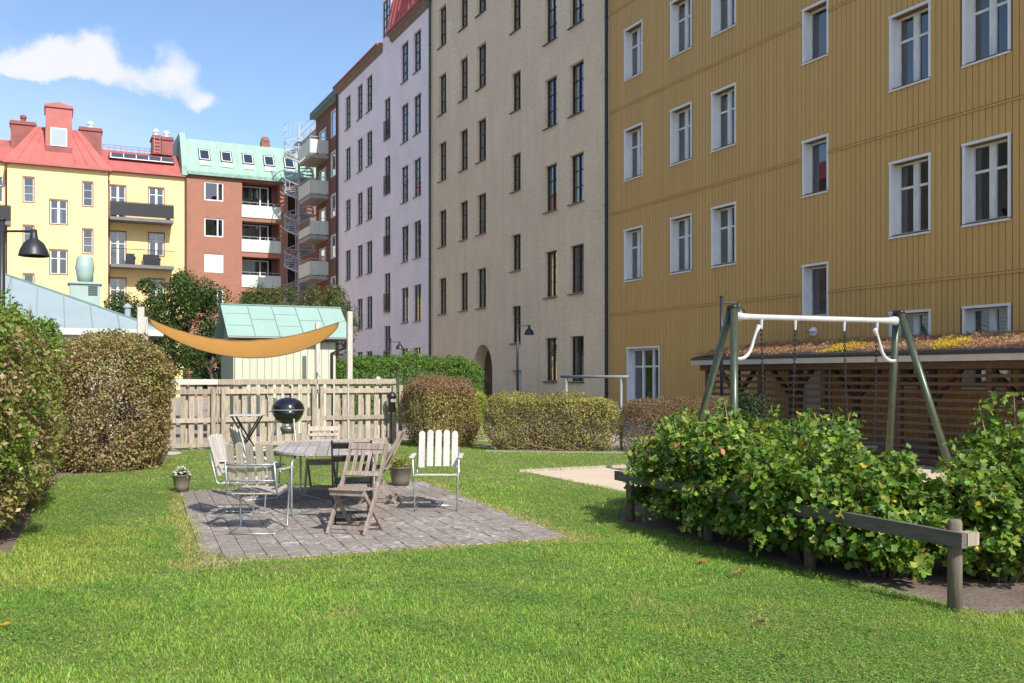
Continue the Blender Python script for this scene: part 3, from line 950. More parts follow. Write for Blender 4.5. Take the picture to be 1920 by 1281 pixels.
# belts between the storeys, and the boards one by one
BELTS = [0.25, 3.52, 6.70, 9.93, 13.05, OH]
for z in BELTS[1:-1]:
    mb = MB(); mb.prism([(-0.055, z - 0.035), (-0.055, z + 0.005), (0.0, z + 0.035), (0.0, z - 0.035)], 0, 0, OW)
    # belts stop at the stair windows
    mb = MB(); segs = [(0, OW)]
    for a, b, c, d, kind in wins:
        if c - .1 < z < d + .1:
            ns = []
            for s0, s1 in segs:
                if s0 < a < s1: ns += [(s0, a - .05), (b + .05, s1)]
                else: ns.append((s0, s1))
            segs = ns
    for s0, s1 in segs: mb.prism([(-0.052, z - 0.03), (-0.052, z + 0.004), (-0.004, z + 0.03), (-0.004, z - 0.03)], 0, s0, s1)
    mb.build('belt_moulding', OCHRE, oh)
PITCH = 0.1405
unit_board = MB()
for_prof = [(0.005, -0.002), (0.009, -0.026), (PITCH - 0.009, -0.026), (PITCH - 0.005, -0.002)]
unit_board.prism(for_prof, 2, 0, 1)
ub = unit_board.mesh('board', OCHRE)
boards = []
nb = int(OW / PITCH)
for i in range(nb):
    x0 = i * PITCH; xc = x0 + PITCH / 2
    for k in range(len(BELTS) - 1):
        segs = [(BELTS[k] + (0.03 if k else 0), BELTS[k + 1] - 0.03)]
        for a, b, c, d, *_ in ops:
            if a - 0.045 < xc < b + 0.045:
                ns = []
                for s0, s1 in segs:
                    lo, hi = c - 0.06, d + 0.04
                    if hi <= s0 or lo >= s1: ns.append((s0, s1)); continue
                    if lo > s0 + 0.02: ns.append((s0, lo))
                    if hi < s1 - 0.02: ns.append((hi, s1))
                segs = ns
        for s0, s1 in segs: boards.append((x0, s0, s1))


def board_size(bd):
    y = YL - bd[0]; t = XF * math.sin(HEAD) + y * math.cos(HEAD)
    top = EYE + 704 / 1780 * t
    vis = max(0, min(bd[2], top) - max(bd[1], 0.3))
    if y < 11.0: vis = 0
    return vis / t ** 3
boards.sort(key=board_size, reverse=True)
for x0, s0, s1 in boards[:298]:
    link('board', ub, oh, (x0, 0, s0), None, (1, 1, s1 - s0))
rest = MB()
for x0, s0, s1 in boards[298:]:
    rest.prism([(x0 + p, q) for p, q in for_prof], 2, s0, s1)
stuff(rest.build('boarding', OCHRE, oh))
MB().box(0, OW, -0.05, 0.0, 0, 0.25).build('plinth', CONCRETE, oh)
MB().box(-0.3, OW + 0.3, -0.5, 11.3, OH, OH + 0.25).build('roof', REDROOF, oh)
bl = MB().lathe([(0.0, 0.10), (0.07, 0.09), (0.11, 0.05), (0.125, 0.0)], (0, 0, 0), 20).mesh('wall_lamp', WHITE, True)
yy = 16.80
wl = link('wall_lamp', bl, None, (XF - 0.03, yy, 2.606), (0, R(-90), 0))
tag(wl, 'round white bulkhead lamp on the ochre wall above the shed roof', 'lamp')
MB().box(-0.004, 0.008, -0.126, 0.126, 0.02, 0.115).build('lamp_guard', BLACKMETAL, wl)

# ---- beige roughcast house
YT = 41.6
th = thing('roughcast_house', 'tall beige roughcast house with small dark windows and arched doorway', 'house', (XF, YT, 0), R(-90))
TW, TH = YT - YL, 20.5
tops = []
RD = 0.125
rows = [(16.58, 18.37), (13.50, 15.28), (10.47, 12.19), (7.46, 9.10), (4.40, 6.02)]
for yl, yr, k in ((40.34, 39.70, 1), (37.88, 37.26, 2), (36.04, 35.36, 3), (30.02, 29.32, 5), (28.21, 27.45, 6)):
    for zb, zt in rows + ([(1.40, 2.93)] if k > 4 else []):
        tops.append((YT - yl - yl * RD / XF * .82, YT - yr, zb, zt))
for zb, zt in ((14.80, 16.30), (11.74, 13.21), (8.67, 10.08), (5.62, 6.99), (2.85, 4.25), (17.9, 19.3)):
    tops.append((YT - 32.71 - .26, YT - 32.18, zb, zt))
arch = (YT - 36.64, YT - 34.74, 0, 2.86)
hatch = (YT - 32.92, YT - 32.10, 0.0, 1.80)
tops_o = [(a, b, c, d, RD) for a, b, c, d in tops]
wall_part('wall', th, TW, TH, tops_o + [(arch[0], arch[1], 0, 2.86, 0.55), (*hatch, 0.25)], TAN)
body_part(th, TW, TH, 11, TAN)
room_part(th, TW, TH, (0.2, 3.6, 6.7, 9.8, 12.9, 16.0))
for a, b, c, d in tops:
    w, h = b - a, d - c
    cur = None; q = r_.random()
    if q < 0.15: cur = (-w / 2, w / 2, 0, h * r_.uniform(.3, .6))
    elif q < 0.7: cur = (-w / 2, -w / 2 + w * .35, 0, h * .97)
    window(th, (a + b) / 2, c, w - 0.002, h - 0.002, RD - 0.01, ('grid', 2, 3), DARKFRAME, SILL, None, cur, sill_over=0.10)
# spandrels that turn the opening into an arch, and the door inside
ac, ar = (arch[0] + arch[1]) / 2, (arch[1] - arch[0]) / 2
sp = MB()
for s in (-1, 1):
    pts = [(ac + s * ar, 2.87)]
    for i in range(11):
        a = math.pi / 2 * i / 10
        pts.append((ac + s * ar * math.cos(a), 2.87 - ar * 1.15 + ar * 1.15 * math.sin(a)))
    sp.prism(pts, 1, 0.002, 0.55)
sp.build('arch', TAN, th)
ad = MB(); ad.box(arch[0], arch[1], 0.5, 0.54, 0, 2.86)
for x in (0.2, 1.0):
    for z in (0.25, 1.2): ad.box(arch[0] + x, arch[0] + x + .65, 0.475, 0.5, z, z + .8)
ado = ad.build('door', mat('dark_brown_door', (0.10, 0.05, 0.03), 0.6, 0.3), th)
MB().tube([(ac + .05, 0.46, 1.0), (ac + .17, 0.46, 1.0)], 0.014, 8).build('handle', ALU, ado)
hd = MB(); hd.box(hatch[0], hatch[1], 0.2, 0.24, 0, 1.8); hd.box(hatch[0] + .08, hatch[1] - .08, 0.185, 0.2, .2, 1.7)
hd.build('hatch', mat('pale_hatch_paint', (0.55, 0.55, 0.57), 0.6), th)
MB().box(0, TW, -0.03, 0.0, 0, 0.35).build('plinth', CONCRETE, th)
MB().box(-0.1, TW + 0.1, -0.45, 11.2, TH, TH + 0.25).build('roof', REDROOF, th)
for (xx, m_, nm) in ((0.08, GREENFRAME, 'downpipe'), (TW - 0.09, BLACKMETAL, 'downpipe')):
    dp = MB().tube([(xx, -0.09, 0.1), (xx, -0.09, TH - 0.1)], 0.055, 10)
    for z in range(1, 20, 2): dp.tube([(xx, -0.09, z), (xx, -0.09, z + 0.05)], 0.066, 10)
    dp.build(nm, m_, th)
# pale repair patches in the render
for (yy_, z0, z1, w_) in ((38.75, 13.6, 16.4, 0.42), (39.2, 16.6, 17.4, 0.35)):
    x = YT - yy_; n = 22; pp = []
    for i in range(n):
        a = 2 * math.pi * i / n; k = 1 + .22 * math.sin(3 * a + yy_) + .1 * math.sin(7 * a)
        pp.append((x + w_ * k * math.cos(a), (z0 + z1) / 2 + (z1 - z0) / 2 * k * math.sin(a)))
    MB().prism(pp, 1, -0.004, 0.01).build('render_patch', stucco('pale_roughcast', (0.86, 0.71, 0.54), 0.1), th)

# ---- lilac rendered house
YI = 57.45
lh = thing('lilac_house', 'tall pale lilac house with green small-paned windows and red roof', 'house', (XF, YI, 0), R(-90))
LW, LH = YI - YT, 19.25
lo = []
for yl, yr in ((55.94, 54.85), (53.48, 52.44), (51.70, 50.62), (45.79, 44.72), (43.96, 42.91)):
    for zb, zt in ((16.38, 18.32), (13.34, 15.23), (10.32, 12.12), (7.32, 9.10), (4.26, 6.01), (1.2, 2.95)):
        lo.append((YI - yl, YI - yr, zb, zt))
frb = []
for zb, zt in ((14.10, 16.26), (11.2, 13.19), (8.0, 10.0), (4.95, 7.0), (1.9, 4.22)):
    frb.append((YI - 48.52, YI - 47.52, zb, zt))
wall_part('wall', lh, LW, LH, [(*o, 0.10) for o in lo + frb], LILAC)
body_part(lh, LW, LH, 11, LILAC)
room_part(lh, LW, LH, (0.2, 3.6, 6.7, 9.8, 12.9, 16.0))
for a, b, c, d in lo:
    w, h = b - a, d - c; q = r_.random(); cur = None
    if q < .4: cur = (-w / 2, -w / 2 + w * .4, 0, h * .97)
    window(lh, (a + b) / 2, c, w - .002, h - .002, 0.085, ('grid', 2, 4), GREENFRAME, GREENFRAME, None, cur, sill_over=0.05)
rail_mb = MB(); rail_mb.box(-0.55, 0.55, -0.13, -0.10, 0.95, 0.99); rail_mb.box(-0.55, 0.55, -0.13, -0.10, 0.06, 0.10)
for i in range(12): rail_mb.box(-0.54 + i * 0.0975, -0.525 + i * 0.0975, -0.122, -0.107, 0.1, 0.95)
rail_me = rail_mb.mesh('railing', BLACKMETAL)
for a, b, c, d in frb:
    w, h = b - a, d - c
    o = window(lh, (a + b) / 2, c, w - .002, h - .002, 0.085, ('grid', 2, 4), GREENFRAME, GREENFRAME, None, None, 'french_window', 0.05)
    link('railing', rail_me, o)
# wall dots (vent caps) beside the windows
vm = MB().box(-0.05, 0.05, -0.02, 0.0, -0.07, 0.07).mesh('vent_cap', LILAC)
for x in (YI - 54.2, YI - 49.9, YI - 46.4, YI - 42.4):
    for z in (18.2, 15.2, 12.1, 9.1, 6.0): link('vent_cap', vm, lh, (x, -0.002, z - 0.3))
tx0, tx1 = YI - 48.75, YI - 47.25
tw_ = MB(); tw_.box(tx0, tx1, -0.02, 3, LH - 0.02, 25)
tw_.build('gable_tower', LILAC, lh)
window(lh, (tx0 + tx1) / 2 + .02, 19.62, 0.98, 1.8, -0.06, ('grid', 2, 4), GREENFRAME, GREENFRAME)
cor = MB()
for s0, s1 in ((-0.15, tx0 - 0.03), (tx1 + 0.03, LW - 0.02)):
    cor.prism([(0.0, LH - 0.35), (-0.14, LH - 0.22), (-0.14, LH - 0.12), (-0.30, LH), (-0.30, LH + 0.05), (0.0, LH + 0.05)], 0, s0, s1)
cor.build('cornice', mat('brown_cornice', (0.22, 0.16, 0.12), 0.8, 0.3), lh)
rf = MB()
rf.prism([(-0.36, LH + 0.055), (-0.36, LH + 0.12), (3.5, LH + 0.8), (3.5, LH + 0.055)], 0, -0.15, tx0 - 0.03)
rf.prism([(-0.36, LH + 0.055), (-0.36, LH + 0.12), (0.35, LH + 3.4), (4, LH + 4.2), (4, LH + 0.055)], 0, tx1 + 0.03, LW - 0.02)
for i in range(9):
    x = tx1 + 0.5 + i * 0.6
    rf.beam((x, -0.36, LH + 0.14), (x, 0.33, LH + 3.4), 0.03, 0.05, (0, -1, 0.3))
rfo = rf.build('roof', mat('bright_red_sheet', (0.44, 0.065, 0.04), 0.5, 0.12, 1.2), lh)
dm = MB(); dm.box(LW - 2.1, LW - 1.0, -0.18, 1.5, LH + 0.9, LH + 2.4)
dm.build('dormer', REDDARK, rfo)
dp = MB().tube([(-0.02, -0.12, 0.1), (-0.02, -0.12, LH - 0.3)], 0.05, 8); dp.build('downpipe', GREYMETAL, lh)

# ---- brick wing with balconies beyond the lilac house
XW = 16.4
bw = thing('brick_wing', 'brown brick wing with stacked pale balconies beside the spiral stair', 'apartment block', (XW, 64.6, 0), R(-90))
BWW, BWH = 64.6 - YI - 0.02, 19.15
wo = [(64.6 - 60.85, 64.6 - 59.31, zb, zt) for zb, zt in ((17.0, 18.75), (14.43, 16.1), (11.8, 13.33), (9.16, 10.7), (6.6, 8.0), (3.9, 5.4))]
bdo = [(0.75, 2.75, zb, zb + 2.05) for zb in (16.05, 13.4, 10.75, 8.1)]
wall_part('wall', bw, BWW, BWH, [(*o, 0.1) for o in wo + bdo], BRICK_DARK)
body_part(bw, BWW, BWH, 9, BRICK_DARK)
room_part(bw, BWW, BWH, (5.6, 8.0, 10.65, 13.3, 15.95))
for a, b, c, d in wo:
    window(bw, (a + b) / 2, c, b - a, d - c, 0.06, 'side2', WHITE, None, None, (-.7, -.1, 0, 1.3) if r_.random() < .6 else None)
for a, b, c, d in bdo:
    window(bw, (a + b) / 2, c, b - a, d - c, 0.06, 'side2', WHITE, None, None, None, 'balcony_door')
pm = MB()
for i in range(3): pm.box(-1.55 + i * 1.035, -1.55 + i * 1.035 + 1.02, -1.24, -1.215, 0.06, 0.95)
for j in range(2):
    pm.box(1.545, 1.57, -1.2 + j * .6, -1.2 + j * .6 + .58, 0.06, 0.95); pm.box(-1.57, -1.545, -1.2 + j * .6, -1.2 + j * .6 + .58, 0.06, 0.95)
pmm = pm.mesh('balcony_panel', BALC)
slab = MB().box(-1.5, 1.5, -1.19, 0.0, -0.22, 0.0).mesh('balcony', CONCRETE)
rm = MB()
rm.tube([(-1.56, -0.02, 1.12), (-1.56, -1.22, 1.12), (1.56, -1.22, 1.12), (1.56, -0.02, 1.12)], 0.02, 6)
for x in (-1.56, -0.52, 0.52, 1.56): rm.tube([(x, -1.2, -0.1), (x, -1.2, 1.12)], 0.018, 6)
rmm = rm.mesh('handrail', STAIRSTEEL)
scr = MB().box(-1.55, 1.55, -1.255, -1.245, 0.62, 1.1).mesh('privacy_screen', BLACKMETAL)
for i, z in enumerate((16.05, 13.4, 10.75, 8.1)):
    b = link('balcony', slab, bw, (1.78, 0, z)); link('balcony_panel', pmm, b); link('handrail', rmm, b)
    if i == 2: link('privacy_screen', scr, b)
rr = MB(); rr.box(-0.1, BWW - 0.01, -0.35, 9, BWH + .003, BWH + 0.45); rr.prism([(-0.1, BWH + .45), (2.0, BWH + 2.2), (6, BWH + 2.3), (6, BWH + .45)], 0, 0.4, BWW - .1)
rr.build('roof', COPPER, bw)
MB().box(-0.12, BWW - .005, -0.40, -0.36, BWH - .02, BWH + 0.42).build('fascia', mat('dark_grey_fascia', (0.09, 0.11, 0.11), 0.6), bw)

# ---- far brick apartment block
YK = 73.2
bk = thing('brick_block', 'red brick apartment block with loggias and verdigris mansard roof', 'apartment block', (8.9, YK, 0), 0)
KW, KH = 10.4, 16.45
kx = lambda X: X - 8.9
ko = [(kx(10.24), kx(11.61), zb, zb + 1.38) for zb in (14.59, 11.91, 9.26, 6.61, 3.95)] + [(kx(9.49), kx(10.62), .71, 2.05), (kx(11.16), kx(12.2), .71, 2.05)]
lg = [(kx(12.97), kx(15.80), zb, zt) for zb, zt in ((13.55, 16.2), (10.95, 13.25), (8.27, 10.55), (5.7, 7.9), (3.0, 5.2))]
sd_ = [(kx(16.35), kx(17.05), zb, zb + 2.0) for zb in (14.0, 11.3, 8.65, 6.0)]
wall_part('wall', bk, KW, KH, [(*o, 0.14) for o in ko + sd_] + [(*o, 1.25) for o in lg], BRICK)
body_part(bk, KW, KH, 10, BRICK)
room_part(bk, KW, KH, (5.6, 8.15, 10.8, 13.4), 2.6)
for i, (a, b, c, d) in enumerate(ko):
    w, h = b - a, d - c
    cur = (-w / 2 + .05, w / 2 - .05, 0.05, h - .05, BLIND) if i == 2 else ((w / 2 - .4, w / 2 - .1, 0, h * .95) if i in (0, 3) else None)
    o = window(bk, (a + b) / 2, c, w, h, 0.09, 'side2', WHITE, None, None, None if i == 2 else cur)
    if i == 2:      # rolled-down white blind close behind the glass
        MB().box(-w / 2 + .09, w / 2 - .09, -.028, -.012, .09, h - .09).build('blind', BLIND, o)
for a, b, c, d in sd_: window(bk, (a + b) / 2, c, b - a, d - c, 0.09, 'white1', WHITE, None, None, None, 'stair_door')
lp = MB()
for i in range(5): lp.box(i * 0.59, i * 0.59 + 0.58, -0.06, -0.035, -0.02, 0.92)
lpm = lp.mesh('loggia_panel', BALC)
lr = MB().tube([(0, -0.045, 1.12), (2.95, -0.045, 1.12)], 0.02, 6)
for i in range(6): lr.tube([(i * .59, -0.045, .92), (i * .59, -0.045, 1.12)], 0.014, 6)
lrm = lr.mesh('loggia_rail', STAIRSTEEL)
for i, (a, b, c, d) in enumerate(lg):
    link('loggia_panel', lpm, bk, (a - 0.04, 0, c)); link('loggia_rail', lrm, bk, (a - .04, 0, c))
    g = MB().box(a, b, 0.0, 1.24, c - 0.2 if False else c + .002, c + 0.05); g.build('loggia_floor', CONCRETE, bk)
    o = window(bk, (a + b) / 2 - .3, c + 0.06, (b - a) * .76, d - c - .16, 1.1, 'side2', WHITE, None, None, (-.9, .1, 1.1, 2.1, BLIND) if i == 2 else None, 'loggia_window')
    MB().box(b - 0.42, b - .002, 1.05, 1.2, c + .06, d).build('loggia_wall', BRICK_DARK, bk)
# mansard of sheet copper with rooflights
mr_ = MB(); mr_.prism([(-0.25, KH + .003), (-0.25, KH + 0.22), (1.3, KH + 2.85), (6, KH + 3.0), (6, KH + .003)], 0, 0.12, KW)
for i in range(15):
    x = 0.3 + i * 0.7
    mr_.beam((x, -0.255, KH + 0.24), (x, 1.29, KH + 2.87), 0.035, 0.04, (0, -1, .6))
mro = mr_.build('roof', COPPER, bk)
MB().prism([(-0.35, KH - .2), (-0.35, KH + 0.5), (1.25, KH + 3.25), (6, KH + 3.3), (6, KH - .2)], 0, -0.28, 0.10).build('parapet', COPPER, bk)
MB().box(0.13, KW, -0.31, -0.255, KH - 0.08, KH + 0.16).build('gutter', mat('worn_copper_gutter', (0.22, 0.34, 0.28), 0.6, 0.35, 4), bk)
slope = math.atan2(2.63, 1.55)
for X in (10.31, 11.89, 13.49, 15.07, 16.62):
    x = kx(X)
    s_ = MB(); s_.box(-.42, .42, -0.09, 0.0, -.02, 1.05)
    z = KH + 1.12; y = -0.25 + (z - KH - .22) / 2.63 * 1.55
    so = s_.build('rooflight', DARKFRAME, bk, loc=(x, y - .02, z), rot=(slope - R(90), 0, 0))
    MB().box(-.36, .36, -0.097, -0.089, .05, .98).build('frame', WHITE, so)
    MB().box(-.31, .31, -0.102, -0.096, .1, .93).build('pane', mat('rooflight_glass', (0.02, 0.03, 0.05), 0.05, 0.05, spec=0.8), so)
    MB().box(-.40, .40, -0.05, -0.0, -.5, -.04).build('flashing', mat('pale_worn_copper', (0.42, 0.52, 0.47), 0.6, 0.35, 5), so)
chm = MB(); chm.box(-.33, .33, -.3, .3, 0, .75); chm.lathe([(.36, .75), (.36, .8), (.3, 1.0), (.18, 1.12), (0, 1.17)], n=16)
chm.build('chimney', mat('brown_chimney', (0.24, 0.10, 0.075), 0.8, .2), bk, loc=(kx(15.2), 2.6, KH + 2.8))
MB().tube([(0.02, -.12, 0), (0.02, -.12, KH)], 0.07, 8).build('downpipe', mat('brown_pipe', (.10, .055, .045), .6), bk)

# ---- spiral escape stair
st = thing('spiral_stair', 'galvanised steel spiral escape stair in front of the brick corner', 'staircase', (16.55, 70.2, 0))
MB().tube([(0, 0, 0), (0, 0, 20.1)], 0.09, 10).build('pole', STAIRSTEEL, st)
treads = MB(); hand = []; inner = []
turn = 2 * math.pi / 2.68; z = 3.0; k = 0; rail_o, rail_p = [], []
step = MB(); a1 = R(27)
step.v += [(0.08 * math.cos(0), 0, 0), (1.05, 0, 0), (1.05 * math.cos(a1), 1.05 * math.sin(a1), 0), (.08 * math.cos(a1), .08 * math.sin(a1), 0)]
step.v += [(x, y, .045) for x, y, _ in step.v[:4]]
step.f += [(3, 2, 1, 0), (4, 5, 6, 7), (0, 1, 5, 4), (1, 2, 6, 5), (2, 3, 7, 6), (3, 0, 4, 7)]
sm = step.mesh('tread', STAIRSTEEL)
while z < 19.0:
    ang = -turn * (z - 3.0)
    link('tread', sm, st, (0, 0, z), (0, 0, ang))
    rail_o.append((1.06 * math.cos(ang), 1.06 * math.sin(ang), z + 1.0)); rail_p.append((1.06 * math.cos(ang), 1.06 * math.sin(ang), z))
    z += 0.19
hr = MB().tube(rail_o, 0.04, 5).tube([(x, y, z - .5) for x, y, z in rail_o], 0.018, 4).tube(rail_p, 0.08, 5)
for i in range(0, len(rail_o)): hr.tube([rail_p[i], rail_o[i]], 0.02, 4, False)
hr.build('railing', STAIRSTEEL, st)
lm = MB().box(-.1, 1.3, -.2, 1.3, -.06, 0).mesh('landing', STAIRSTEEL)
for zz in (18.95, 16.3, 13.6, 10.95, 8.3): link('landing', lm, st, (0, 0, zz))
cage = MB()
for zz in (19.0, 19.5, 20.05): cage.tube([(1.06 * math.cos(R(a)), 1.06 * math.sin(R(a)), zz) for a in range(150, 400, 18)], .015, 4)
for a in range(150, 400, 18): cage.tube([(1.06 * math.cos(R(a)), 1.06 * math.sin(R(a)), 19), (1.06 * math.cos(R(a)), 1.06 * math.sin(R(a)), 20.05)], .012, 4)
cage.build('top_railing', STAIRSTEEL, st)
walk = MB()
walk.box(.2, 1.9, -5.5, .3, 18.92, 18.98)
for zz in (19.5, 20.0):
    walk.tube([(.2, .3, zz), (.2, -5.5, zz)], .015, 4)
for i in range(12): walk.tube([(.2, .3 - i * .52, 18.95), (.2, .3 - i * .52, 20.0)], .012, 4)
walk.build('walkway', STAIRSTEEL, st)

# ---- far pale yellow house with red roof
YB, YR_ = 72.0, 73.22
fy = thing('yellow_house', 'pale yellow boarded house with red sheet roof, chimneys and balconies, in sun', 'house', (-9.0, YB, 0), 0)
fx = lambda X: X + 9.0
by0, by1 = fx(-2.62), fx(3.60)
FH = 15.85
small = [(-1.64, -1.04), (2.02, 2.61)]
bo = [(fx(a), fx(b), zb, zb + 1.63) for a, b in small for zb in (13.34, 10.07, 6.80, 3.55)] + [(fx(-.03), fx(1.02), zb, zb + 1.6) for zb in (11.97, 8.55, 5.2)]
# the projecting bay is local y = 0, the wings 1.22 m behind
bay = thing('tmp', '', '') if False else None
wb = wall_part('bay_wall', fy, by1 - by0, FH, [(a - by0, b - by0, c, d, .12) for a, b, c, d in bo], YELLOW)
wb.location = (by0, 0, 0)
MB().box(by0, by0 + .004, 0.01, 1.25, 0, FH).box(by1 - .004, by1, 0.01, 1.25, 0, FH).build('bay_side', YELLOW, fy)
BTRIM = mat('brown_trim', (.25, .14, .08), .7)
for a, b, c, d in bo:
    window(fy, (a + b) / 2, c, b - a, d - c, .06, 'white2' if b - a > .8 else ('grid', 1, 3), WHITE, None, None, None if r_.random() < .5 else (-.25, .25, 0, 1.0), trim=BTRIM)
ro = []
for zb, zt, dz in ((12.66, 15.13, 13.75), (9.43, 11.84, 10.3), (6.2, 8.5, 7.0), (2.9, 5.2, 3.7)):
    ro += [(fx(3.80), fx(4.82), zb, zt), (fx(6.39), fx(7.40), dz, zt + .05)]
wr_ = wall_part('wing_wall', fy, fx(8.86) - by1, FH + .25, [(a - by1, b - by1, c, d, .12) for a, b, c, d in ro], YELLOW)
wr_.location = (by1, 1.22, 0)
for a, b, c, d in ro: window(fy, (a + b) / 2, c, b - a, d - c, 1.28, 'white2', WHITE, None, None, (-.4, .4, 0, (d - c) * .6) if r_.random() < .5 else None, trim=BTRIM)
wl_ = wall_part('wing_wall', fy, by0, FH + .25, [(by0 - 1.2, by0 - .3, zb, zb + 1.7, .12) for zb in (13.4, 10.1, 6.8)], YELLOW); wl_.location = (0, 1.22, 0)
for zb in (13.4, 10.1, 6.8): window(fy, by0 - .75, zb, .9, 1.7, 1.28, 'white2', WHITE)
rb_ = MB(); rb_.quad((0.02, 2.8, 0), (17.84, 2.8, 0), (17.84, 2.8, FH), (0.02, 2.8, FH)); rb_.build('room_back', ROOM, fy)
MB().box(0, 17.86, 4, 12, 0, FH).build('rear_body', YELLOW, fy)
for X0, z0, solid in ((3.74, 12.72, True), (3.78, 9.42, False), (-6.6, 11.9, True)):
    x0 = fx(X0); b = MB().box(x0, x0 + 4.2, -.18, 1.21, z0 - .22, z0).build('balcony', mat('grey_balcony_edge', (.16, .16, .165), .7), fy)
    f = MB()
    n = 40
    for i in range(n + 1):
        x = x0 + 4.2 * i / n; f.box(x - .008, x + .008, -.18, -.165, z0, z0 + 1.05)
    f.box(x0, x0 + 4.2, -.19, -.155, z0 + 1.05, z0 + 1.09)
    if solid: f.box(x0, x0 + 4.2, -.165, -.15, z0 + .1, z0 + 1.03)
    f.build('railing', BLACKMETAL, b)
# red roof: bay hip, side slopes, tower dormer, chimneys
rr_ = MB()
e0, e1 = by0 - .2, by1 + .2
zt_ = 19.0
a_, b_ = fx(-.95), fx(1.85)
rr_.v += [(e0, -.3, FH + .1), (e1, -.3, FH + .1), (b_, 2.2, zt_), (a_, 2.2, zt_), (e0, 7, FH + .1), (e1, 7, FH + .1), (b_, 7, zt_), (a_, 7, zt_)]
rr_.f += [(0, 1, 2, 3), (1, 5, 6, 2), (0, 3, 7, 4), (3, 2, 6, 7), (4, 5, 1, 0), (4, 7, 6, 5)]
for i in range(1, 9):
    q = i / 9; p0 = (e0 + (e1 - e0) * q, -.3, FH + .13); p1 = (a_ + (b_ - a_) * q, 2.2, zt_ + .02); rr_.beam(p0, p1, .035, .05, (0, -1, .6))
rr_.box(e0 - .03, e1 + .03, -.36, -.25, FH - .02, FH + .14)
rfo = rr_.build('roof', REDROOF, fy)
for s0, s1 in ((e1 - .6, fx(8.88)), (-.2, e0 + .6)):
    side = MB()
    side.prism([(.9, FH + .27), (.9, FH + .40), (2.0, FH + 1.3), (3.4, FH + 2.25), (8, FH + 2.25), (8, FH + .27)], 0, s0, s1)
    for i in range(int((s1 - s0) / .6)): side.beam((s0 + .3 + i * .6, .93, FH + .42), (s0 + .3 + i * .6, 3.4, FH + 2.28), .03, .05, (0, -1, .8))
    side.build('roof', mat('red_sheet_roof_side', (0.38, 0.11, 0.095), .5, .14, 1.3), fy)
sky_ = MB().box(fx(3.75), fx(8.2), 1.75, 2.3, FH + 1.33, FH + 1.78); so = sky_.build('roof_window_band', REDDARK, fy)
MB().box(fx(3.85), fx(8.1), 1.735, 1.75, FH + 1.38, FH + 1.72).build('pane', mat('band_glass', (.03, .035, .05), .08, .1, spec=.8), so)
for i in range(5): MB().box(fx(3.85) + i * .85, fx(3.85) + i * .85 + .05, 1.72, 1.736, FH + 1.38, FH + 1.72).build('bar', WHITE, so)
MB().box(fx(3.85), fx(8.1), 1.70, 1.72, FH + 1.36, FH + 1.42).build('bar', WHITE, so)
tw2 = MB(); tw2.box(fx(-.32), fx(1.34), .55, 3, FH + .9, 20.05); tw2.prism([(fx(-.40), 20.05), (fx(1.42), 20.05), (fx(1.42), 20.2), (fx(.5), 20.42), (fx(-.40), 20.2)], 1, .45, 3.1)
two = tw2.build('tower_dormer', REDDARK if False else REDROOF, fy)
MB().box(fx(-.02), fx(1.02), .49, .549, 17.4, 18.65).build('window', WHITE, two)
MB().box(fx(.04), fx(.96), .478, .489, 17.46, 18.59).build('pane', mat('pale_sky_glass', (.35, .4, .42), .12, .05, spec=.7), two)
MB().box(fx(-.32), fx(1.34), .535, .55, FH + .9, 17.36).build('apron', REDDARK, two)
for X0, X1, z0, z1 in ((-2.5, -.95, 17.3, 19.3), (1.85, 3.3, 17.2, 19.35), (6.75, 7.3, 17.9, 19.3), (7.35, 8.15, 17.9, 19.25)):
    c = MB(); c.box(fx(X0), fx(X1), 2.3, 3.8, z0, z1 - .25); c.box(fx(X0) - .08, fx(X1) + .08, 2.22, 3.88, z1 - .25, z1 - .12); c.box(fx(X0) - .03, fx(X1) + .03, 2.27, 3.83, z1 - .12, z1)
    co = c.build('chimney', REDDARK, fy)
    xm = (fx(X0) + fx(X1)) / 2
    MB().lathe([(.16, 0), (.16, .3), (.22, .32), (.2, .5), (.06, .58), (0, .6)], (xm, 2.9, z1), 12).build('cowl', WHITE if X0 > 1 else REDDARK, co)
ld = MB()
for s in (-.2, .2): ld.beam((fx(7.05) + s, 2.2, 17.9), (fx(7.05) + s, 2.2, 19.2), .03, .03)
for i in range(5): ld.beam((fx(7.05) - .2, 2.2, 18.05 + i * .25), (fx(7.05) + .2, 2.2, 18.05 + i * .25), .025, .025)
ld.build('roof_ladder', mat('pink_ladder', (.5, .25, .22), .6), fy)
gr_ = MB()
for zz in (FH + 2.42, FH + 2.6): gr_.tube([(fx(3.4), 3.3, zz), (fx(6.7), 3.3, zz)], .02, 4)
for i in range(9): gr_.tube([(fx(3.4) + i * .41, 3.3, FH + 2.2), (fx(3.4) + i * .41, 3.3, FH + 2.6)], .015, 4)
gr_.build('snow_guard', REDDARK, fy)
dpp = MB().tube([(by1 + .12, 1.1, 0), (by1 + .12, 1.1, 15.4), (by1 - .3, .0, 15.75)], .06, 8).tube([(by0 - .12, 1.1, 0), (by0 - .12, 1.1, 15.4), (by0 + .1, .0, 15.8)], .06, 8)
dpp.build('downpipe', mat('copper_brown_pipe', (.28, .14, .10), .6), fy)
